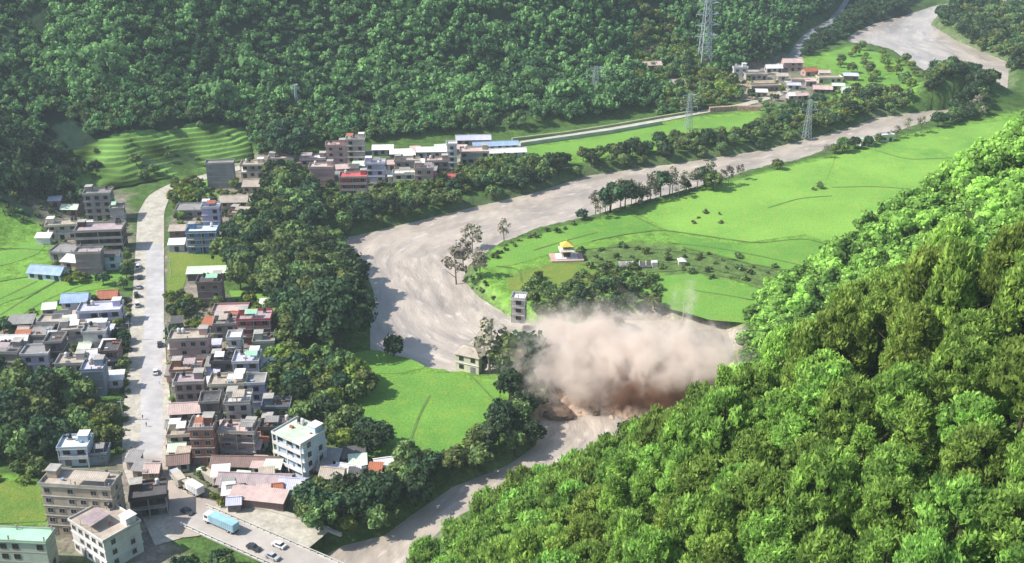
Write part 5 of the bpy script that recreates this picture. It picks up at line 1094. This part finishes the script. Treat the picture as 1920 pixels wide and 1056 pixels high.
def lorry(loc, rz, cab, body, label, tank=False, L=9.5):
    e = empty('lorry', loc, rz); tag(e, label, 'lorry')
    MB().box(-L / 2, L / 2, -.9, .9, .6, .95).build('chassis', TYRE, e); wheels(e, (-L / 2 + 1.1, -L / 2 + 2.3, L / 2 - 1.2), 1.02, .5)
    c = MB().hull([(L / 2 - 2.2, -1.2, .95), (L / 2, -1.2, .95), (L / 2, 1.2, .95), (L / 2 - 2.2, 1.2, .95)], [(L / 2 - 2.1, -1.15, 3.0), (L / 2 - .35, -1.15, 3.0), (L / 2 - .35, 1.15, 3.0), (L / 2 - 2.1, 1.15, 3.0)]).build('cab', PAINT[cab], e)
    MB().hull([(L / 2 - .11, -1.0, 1.9), (L / 2 - .08, -1.0, 1.9), (L / 2 - .08, 1.0, 1.9), (L / 2 - .11, 1.0, 1.9)], [(L / 2 - .33, -1.0, 2.8), (L / 2 - .30, -1.0, 2.8), (L / 2 - .30, 1.0, 2.8), (L / 2 - .33, 1.0, 2.8)]).build('windscreen', GLASSD, c)
    for sg in (-1, 1): MB().box(L / 2 - 1.8, L / 2 - .6, sg * 1.18 - .02, sg * 1.18 + .02, 1.9, 2.7).build('window', GLASSD, c)
    b_ = MB()
    if tank: b_.tube([(-L / 2, 0, 2.1), (-L / 2 + .2, 0, 2.1), (L / 2 - 2.6, 0, 2.1), (L / 2 - 2.45, 0, 2.1)], [.9, 1.18, 1.18, .9], 14)
    else: b_.box(-L / 2, L / 2 - 2.4, -1.25, 1.25, .97, 3.3)
    bb = b_.build('cargo_body', PAINT[body], e)
    if not tank:
        for i in range(int((L - 2.6) / .8)):
            for sg in (-1, 1): MB().box(-L / 2 + .3 + i * .8, -L / 2 + .4 + i * .8, sg * 1.28 - .03, sg * 1.28 + .03, 1.0, 3.25).build('rib', PAINT['silver'], bb)
    return e
def car(loc, rz, paint, label, name='car', hi=0):
    e = empty(name, loc, rz); tag(e, label, 'car' if name == 'car' else 'van')
    bd_ = MB().hull([(-2.1, -.85, .35), (2.1, -.85, .35), (2.1, .85, .35), (-2.1, .85, .35)], [(-2.05, -.82, .95), (2.0, -.82, .85), (2.0, .82, .85), (-2.05, .82, .95)]).build('body', PAINT[paint], e)
    MB().hull([(-1.9 if hi else -1.5, -.76, .95), (1.0, -.76, .90), (1.0, .76, .90), (-1.9 if hi else -1.5, .76, .95)], [(-1.8 if hi else -1.0, -.66, 1.45 + hi), (.4, -.66, 1.45 + hi), (.4, .66, 1.45 + hi), (-1.8 if hi else -1.0, .66, 1.45 + hi)]).build('cabin', GLASSD, e)
    MB().box(-1.8 if hi else -1.0, .4, -.66, .66, 1.453 + hi, 1.50 + hi).build('roof', PAINT[paint], e); wheels(e, (-1.3, 1.3), .80, .33)
    for sg in (-1, 1): MB().box(2.0, 2.06, sg * .6 - .15, sg * .6 + .15, .6, .75).build('headlight', PAINT['white'], e)
    return e
p = on_bridge(8.5, .4); lorry(p, ang + math.pi, 'white', 'blue', 'pale blue and white lorry driving on the bridge', L=11.5)
car(on_bridge(23, -2.2), ang, 'dark', 'dark car on the bridge behind the pale blue lorry'); car(on_bridge(28, 2.2), ang + math.pi, 'white', 'white car on the far lane at the bridge end'); car(on_bridge(30, -2.4), ang, 'silver', 'silver car at the near lane of the bridge end')
def at_px(px, py, z=.28): q = P(px, py, z); return (q[0], q[1], z)
lorry(at_px(392, 902, .2), R(140), 'white', 'tan', 'pale lorry parked beside the junction stalls, upper one', L=9); lorry(at_px(362, 922, .28), R(140), 'tan', 'white', 'whitish lorry parked at the junction nearest the bridge', L=8)
lorry(at_px(335, 905, .28), R(125), 'silver', 'tan', 'tan covered lorry parked at the edge of the junction', L=7.5)
for i, (px_1, py_1, c_, nm, lb) in enumerate([(262, 503, 'white', 'van', 'white van parked on the left road verge, uppermost of the row'), (264, 522, 'dark', 'car', 'dark car second from the top of the roadside row'), (262, 540, 'silver', 'car', 'silver car third from the top of the roadside row'), (258, 556, 'dark', 'van', 'dark van fourth from the top of the roadside row'), (259, 574, 'white', 'van', 'white van lowest of the roadside row')]):
    car(at_px(px_1 - 2, py_1, .24), R(100 + i * 4), c_, lb, nm, .5 if nm == 'van' else 0)
car(at_px(352, 962, .3), R(-30), 'dark', 'dark car turning from the junction to the bridge'); car(at_px(292, 700, .27), R(107), 'white', 'white car alone on the main road beside the pink house'); car(at_px(300, 648, .26), R(107), 'dark', 'dark car parked at the right road edge by the pink house')
# people on the road: one continuous body each
def person_mesh():
    import bmesh
    me = bpy.data.meshes.new('body'); j = {'pel': (0, 0, .95), 'che': (0, 0, 1.3), 'nec': (0, 0, 1.47), 'hea': (0, 0, 1.63), 'top': (0, 0, 1.74), 'hl': (.1, 0, .9), 'kl': (.12, .05, .5), 'al': (.12, .12, .08), 'tl': (.12, .26, .03),
         'hr': (-.1, 0, .9), 'kr': (-.12, .02, .5), 'ar': (-.12, -.12, .08), 'tr': (-.12, .02, .03), 'sl': (.2, 0, 1.4), 'el': (.27, -.04, 1.12), 'wl': (.28, .05, .86), 'fl': (.28, .08, .76), 'sr': (-.2, 0, 1.4), 'er': (-.27, .02, 1.12), 'wr': (-.28, .12, .88), 'fr': (-.28, .16, .78)}
    ks = list(j); ed = [('pel', 'che'), ('che', 'nec'), ('nec', 'hea'), ('hea', 'top'), ('pel', 'hl'), ('hl', 'kl'), ('kl', 'al'), ('al', 'tl'), ('pel', 'hr'), ('hr', 'kr'), ('kr', 'ar'), ('ar', 'tr'), ('che', 'sl'), ('sl', 'el'), ('el', 'wl'), ('wl', 'fl'), ('che', 'sr'), ('sr', 'er'), ('er', 'wr'), ('wr', 'fr')]
    rad = {'pel': .15, 'che': .17, 'nec': .06, 'hea': .10, 'top': .06, 'hl': .09, 'kl': .06, 'al': .045, 'tl': .035, 'hr': .09, 'kr': .06, 'ar': .045, 'tr': .035, 'sl': .06, 'el': .045, 'wl': .032, 'fl': .025, 'sr': .06, 'er': .045, 'wr': .032, 'fr': .025}
    me.from_pydata([j[k_] for k_ in ks], [(ks.index(a_), ks.index(b_)) for a_, b_ in ed], [])
    o = bpy.data.objects.new('tmp', me); COL.objects.link(o); md = o.modifiers.new('s', 'SKIN'); 
    for i, k_ in enumerate(ks): me.skin_vertices[0].data[i].radius = (rad[k_], rad[k_])
    me.skin_vertices[0].data[0].use_root = True
    o.modifiers.new('b', 'SUBSURF').levels = 1
    dg = bpy.context.evaluated_depsgraph_get(); m2 = bpy.data.meshes.new_from_object(o.evaluated_get(dg)); bpy.data.objects.remove(o)
    return m2
try:
    pm = person_mesh()
    for i, (a_, b_, c_, lb) in enumerate([(247, 846, 'dark', 'person in dark clothes standing on the dusty left side of the junction'), (268, 786, 'red', 'person in reddish clothes walking on the road, farther of the pair'), (275, 800, 'dark', 'person in dark clothes walking on the road, nearer of the pair'), (341, 988, 'white', 'person in white at the near end of the bridge'), (300, 722, 'blue', 'person in blue at the right road edge')]):
        m_ = pm.copy(); m_.materials.clear(); m_.materials.append(PAINT[c_]); m_.name = 'person'; o = link('person', m_, None, None, at_px(a_, b_, .3), i * 1.3); tag(o, lb, 'person')
except Exception as ex: print('person failed', ex)

# ------------------------------------------------------------------ pylons and poles
STEEL = rough_mat('galvanised_steel', (.46, .50, .52), (.36, .39, .41), 1, rough=.5)
def pylon(px, py, hgt, bw, label, arms=((.62, 7), (.76, 6), (.90, 5)), th=.16, name='pylon'):
    x, y, _ = P(px, py); x, y, z = hit(px, py); e = empty(name, (x, y, z), R(12)); tag(e, label, 'pylon')
    tw = bw * .16
    def half(t): return bw / 2 * (1 - t) ** 1.0 + tw * t if t < .6 else max(tw, bw / 2 * .4 + tw * .6 - (t - .6) * bw * .3)
    for sx in (-1, 1):
        for sy in (-1, 1): MB().tube([(sx * half(t), sy * half(t), hgt * t) for t in (0, .2, .4, .6, .8, .97)], [th * 1.3] * 3 + [th] * 3, 4).build('leg', STEEL, e)
    n_ = 11; b_ = MB()
    for i in range(n_):
        t0_, t1_ = i / n_ * .97, (i + 1) / n_ * .97; a0, a1 = half(t0_), half(t1_)
        for sg in (-1, 1):
            b_.tube([(-a0, sg * a0, hgt * t0_), (a1, sg * a1, hgt * t1_)], th * .7, 3).tube([(a0, sg * a0, hgt * t0_), (-a1, sg * a1, hgt * t1_)], th * .7, 3)
            b_.tube([(sg * a0, -a0, hgt * t0_), (sg * a1, a1, hgt * t1_)], th * .7, 3).tube([(sg * a0, a0, hgt * t0_), (sg * a1, -a1, hgt * t1_)], th * .7, 3)
        b_.tube([(-a1, -a1, hgt * t1_), (a1, -a1, hgt * t1_)], th * .7, 3).tube([(-a1, a1, hgt * t1_), (a1, a1, hgt * t1_)], th * .7, 3)
    o = b_.build('bracing', STEEL, e)
    for t, L in arms:
        for sg in (-1, 1):
            a_ = half(t); z_ = hgt * t
            m_ = MB().tube([(sg * a_, -a_, z_), (sg * L, 0, z_ + .4)], th, 3).tube([(sg * a_, a_, z_), (sg * L, 0, z_ + .4)], th, 3).tube([(sg * a_ * .8, 0, z_ + hgt * .045), (sg * L, 0, z_ + .4)], th, 3)
            ar = m_.build('crossarm', STEEL, e); MB().tube([(sg * L, 0, z_ + .4), (sg * L, 0, z_ - 1.4)], .14, 6).build('insulator', STEEL, ar)
    return e
pylon(1320, 128, 52, 8, 'tall steel lattice pylon standing before the shaded mountain side', arms=((.42, 8), (.56, 8), (.70, 8), (.84, 7.5)), th=.24)
pylon(1116, 186, 21, 5, 'small steel pylon on the forested slope left of the tall one', arms=((.7, 6), (.9, 6)), th=.08)
pylon(1290, 244, 22, 4, 'pale pylon with wide arms at the end of the far river field', arms=((.6, 5), (.8, 5.5), (.93, 4)), th=.10)
pylon(1512, 262, 24, 4, 'grey pylon among the trees below the far settlement', arms=((.7, 5), (.88, 4.5)), th=.08)
pylon(557, 206, 15, 2, 'slim pale mast on the slope above the great round tree', arms=((.8, 2), (.95, 1.5)), th=.16, name='mast')
for i, (a_, b_, hh_) in enumerate([(1280, 606, 9), (322, 520, 8), (318, 640, 8), (246, 640, 8), (232, 790, 8), (395, 400, 9), (600, 892, 8)]):
    x, y, z = hit(a_, b_); e = empty('utility_pole', (x, y, z)); tag(e, ['pale pole sticking out of the back of the dust cloud', 'utility pole at the road edge by the yellowish plot', 'utility pole in front of the pale pink house', 'utility pole on the left verge beside the middle cluster', 'utility pole beside the shaded grove', 'pale pole behind the bright blue building', 'utility pole between the balcony building and the shacks'][i], 'pole')
    MB().tube([(0, 0, -.5), (0, 0, hh_)], [.2, .13], 8).build('post', WALLM['greywhite'], e); MB().box(-1.1, 1.1, -.08, .08, hh_ - .9, hh_ - .72).build('crossbar', STEEL, e)

# ------------------------------------------------------------------ landslide debris in the water
ROCK = rough_mat('pale_rock', (.52, .40, .31), (.36, .26, .20), .6, bump=.4); ROCKD = rough_mat('brown_rock', (.20, .13, .09), (.13, .085, .06), .6, bump=.4)
def rock_mesh(seed):
    import bmesh
    bm = bmesh.new(); bmesh.ops.create_icosphere(bm, subdivisions=3, radius=1); rg = np.random.default_rng(seed); pl = rg.normal(size=(9, 3)); pl /= np.linalg.norm(pl, axis=1)[:, None]
    for v in bm.verts:
        c = np.array(v.co); m_ = (pl @ c).max(); c = c * (.72 / max(m_, .72) * .9 + .1) * (1 + .16 * float(vnoise(c[0] + seed, c[1] + 2 * c[2], .38, seed)) + .08 * float(vnoise(c[0] - c[2], c[1], .16, seed))); c[2] *= .7; v.co = c
    me = bpy.data.meshes.new('boulder'); bm.to_mesh(me); bm.free(); return me
rms = [rock_mesh(i) for i in range(6)]; rmd = [m_.copy() for m_ in rms]
for a_, b_ in zip(rms, rmd): a_.materials.append(ROCK); b_.materials.append(ROCKD)
dpoly = PL([(1010, 742), (1060, 728), (1120, 735), (1180, 730), (1235, 745), (1228, 775), (1180, 790), (1120, 780), (1070, 775), (1015, 765)], WZ)
rp = []
for _ in range(900):
    x0, y0 = dpoly.min(0); x1, y1 = dpoly.max(0); q = rng.uniform((x0, y0), (x1, y1))
    if inside(q[0], q[1], dpoly) and all(np.hypot(*(q - o_)) > 1.6 for o_ in rp): rp.append(q)
for i, q in enumerate(rp[:64]):
    pxx = proj(q[0], q[1], WZ)[0]; dark = pxx < 1075 and pxx > 1020 or rng.random() < .12; s = rng.uniform(.5, 1.0) * rng.choice([1, 1, 1.5, 2.3]) * (1.25 if dark else 1)
    o = link('boulder', (rmd if dark else rms)[i % 6], None, None, (q[0], q[1], WZ + .1 * s), rng.uniform(0, 6)); o.scale = (s * rng.uniform(1, 1.5), s, s * rng.uniform(.7, 1.2))
    tag(o, 'dark brown fallen boulder in the water in front of the dust' if dark else 'pale fallen boulder in the water at the foot of the dust cloud', 'boulder', 'dark boulders in the river' if dark else 'pale boulders in the river')
x, y, _ = P(1048, 768); m_ = MB(); 
o = link('debris_mound', rock_mesh(40), ROCKD, None, (x, y + 3, WZ - .5)); o.scale = (6, 4, 6.0); tag(o, 'brown pointed heap of slide debris at the left of the dust cloud', 'debris')
x, y, _ = P(1245, 770); o = link('debris_mound', rock_mesh(41), ROCKD, None, (x, y + 3, WZ - 1)); o.scale = (7, 4, 5); tag(o, 'brown heap of slide debris against the right bank', 'debris')

cx_ = np.arange(dpoly[:, 0].min() - 4, dpoly[:, 0].max() + 4, .45); cy_ = np.arange(dpoly[:, 1].min() - 4, dpoly[:, 1].max() + 6, .45)
CX, CY = np.meshgrid(cx_, cy_); cd = -(sdist(CX, CY, dpoly) + vnoise(CX, CY, 5, 91) * 2.5)
cz = np.clip(cd / 3, 0, 1) * (.7 + 1.1 * np.abs(vnoise(CX, CY, 3.4, 92)) + .8 * np.abs(vnoise(CX, CY, 1.5, 93)) + .3 * vnoise(CX, CY, .8, 94)) + WZ - .25
ci = np.arange(CX.size).reshape(CX.shape); CQ = np.stack([ci[:-1, :-1], ci[:-1, 1:], ci[1:, 1:], ci[1:, :-1]], -1).reshape(-1, 4); ok_ = (cd.ravel()[CQ] > -.5).all(1); us = np.unique(CQ[ok_]); rm_ = np.zeros(CX.size, int); rm_[us] = np.arange(len(us))
tag(link('churned_water', np_mesh('churned_water', np.c_[CX.ravel()[us], CY.ravel()[us], cz.ravel()[us]], rm_[CQ[ok_]], smooth=True), rough_mat('muddy_foam', (.56, .42, .31), (.26, .165, .11), .35, rough=.5, bump=.4)), kind='structure')

# ------------------------------------------------------------------ dust cloud
import bmesh
cD = P(1178, 700, 0); DX, DY, DZ = 46.0, 34.0, 20.0
bm = bmesh.new(); bmesh.ops.create_cube(bm, size=2); 
me = bpy.data.meshes.new('dust_cloud'); bm.to_mesh(me); bm.free()
m, n, out = newmat('dust')
tc = N(n, 'ShaderNodeTexCoord'); sep = N(n, 'ShaderNodeSeparateXYZ'); n.links.new(tc.outputs['Object'], sep.inputs[0])
def M(op, a_, b_=None, c_=None):
    q = N(n, 'ShaderNodeMath', operation=op)
    for i, v in enumerate((a_, b_, c_)):
        if v is None: continue
        if isinstance(v, (int, float)): q.inputs[i].default_value = v
        else: n.links.new(v, q.inputs[i])
    return q.outputs[0]
# object space is metres (mesh built at real size)
X, Y, Z = sep.outputs
def puff(cx, cy, cz, rx, ry, rz):
    a_ = M('POWER', M('DIVIDE', M('SUBTRACT', X, cx), rx), 2.0); b_ = M('POWER', M('DIVIDE', M('SUBTRACT', Y, cy), ry), 2.0); c_ = M('POWER', M('DIVIDE', M('SUBTRACT', Z, cz), rz), 2.0)
    return M('SUBTRACT', 1.0, M('SQRT', M('ADD', M('ADD', a_, b_), c_)))
for_world = lambda px, py, z: P(px, py, z) - cD
def puff_px(px, py, z, rx, ry, rz): q = for_world(px, py, z); return puff(float(q[0]), float(q[1]), z - 0, rx, ry, rz)
PF = [(1075, 690, 5, 21, 20, 15), (1165, 690, 5, 25, 22, 16), (1210, 668, 6, 12, 12, 19), (1260, 700, 6, 25, 22, 15), (1320, 700, 7, 16, 18, 12), (1288, 640, 14, 3.4, 4, 26), (1262, 645, 12, 4, 4, 21), (1235, 650, 8, 5, 5, 17), (1100, 650, 5, 22, 16, 14), (1060, 640, 5, 14, 14, 12)]
shape = None
for q in PF:
    s_ = puff_px(*q); shape = s_ if shape is None else M('SMOOTH_MAX', shape, s_, .15)
nz1 = noise_node(n, .055, 6, rough=.62); nz1.inputs['Distortion'].default_value = 1.4
nz2 = noise_node(n, .2, 4, rough=.6)
bill = M('ADD', shape, M('ADD', M('MULTIPLY', M('SUBTRACT', nz1.outputs[0], .5), 2.3), M('MULTIPLY', M('SUBTRACT', nz2.outputs[0], .5), 1.3)))
dens = M('ADD', maprange(n, bill, .18, .55, 0, .30), maprange(n, bill, -.25, .2, 0, .018))
floor_ = maprange(n, Z, -5.5, -3.5, 0, 1)
pv = N(n, 'ShaderNodeVolumePrincipled'); pv.inputs['Anisotropy'].default_value = .1
n.links.new(M('MULTIPLY', dens, floor_), pv.inputs['Density'])
low = M('MULTIPLY', maprange(n, Z, 3, 12, 1, 0), maprange(n, M('ADD', Y, M('MULTIPLY', nz1.outputs[0], 14)) , -6, 12, 1, 0)); low = M('MULTIPLY', low, maprange(n, X, -16, 2, 0, 1))
brown = maprange(n, M('ADD', low, M('MULTIPLY', M('SUBTRACT', nz1.outputs[0], .5), 1.6)), .14, .6, 0, 1)
n.links.new(mixc(n, (.935, .845, .77), (.32, .18, .115), brown), pv.inputs['Color'])
n.links.new(pv.outputs[0], out.inputs['Volume'])
bx = (-54, 56, -32, 46, -6, 38)
m_ = MB().box(bx[0], bx[1], bx[2], bx[3], bx[4], bx[5])
o = m_.build('dust_cloud', m, None, tuple(cD)); o['kind'] = 'stuff'; tag(o, 'big pinkish dust cloud billowing over the river from a landslide', 'dust')

# ------------------------------------------------------------------ air
m, n, out = newmat('haze_air'); pv = N(n, 'ShaderNodeVolumePrincipled'); pv.inputs['Color'].default_value = (.80, .90, 1, 1); pv.inputs['Density'].default_value = .00011; pv.inputs['Anisotropy'].default_value = .2
n.links.new(pv.outputs[0], out.inputs['Volume'])
o = MB().box(-2600, 2600, -300, 2600, -12, 330).build('haze', m); o['kind'] = 'stuff'; tag(o, 'thin bluish haze filling the valley', 'haze')

# ------------------------------------------------------------------ labels: what several alike things share, they share with one group; pairs and threes are told apart
by = {}
for o in list(COL.objects):
    if o.parent is None and o.get('label') and o.get('kind') != 'stuff': by.setdefault(o['label'], []).append(o)
def short(l):
    w_ = l.split()
    return l
for l, os_ in by.items():
    if len(os_) < 2 or l.startswith(('pale fallen', 'dark brown fallen')): continue
    pr = [(proj(*o.location)[0], proj(*o.location)[1], o) for o in os_]
    n_ = len(l.split())
    if len(os_) in (2, 3) and n_ <= 13:
        pr.sort(key=lambda q: q[0]); wd = ['left one', 'right one'] if len(os_) == 2 else ['left one', 'middle one', 'right one']
        if pr[-1][0] - pr[0][0] < 8: pr.sort(key=lambda q: q[1]); wd = ['rear one', 'front one'] if len(os_) == 2 else ['rear one', 'middle one', 'front one']
        for q, w_ in zip(pr, wd): q[2]['label'] = l + ', ' + w_
    else:
        g_ = os_[0].get('group') or 'alike ' + l.split()[-1]
        for o in os_: o['group'] = g_

for o in list(COL.objects):
    l = o.get('label')
    if l and len(l.split()) > 16:
        for cut in (' just', ' well', 'mid sized ', ' small'):
            if len(l.split()) > 16: l = l.replace(cut, '' , 1)
        l = l.replace(', in front and left of', ', front left of').replace(', in front and right of', ', front right of').replace(' in front and left of', ' front left of').replace(' in front and right of', ' front right of') if len(l.split()) > 16 else l
        o['label'] = l
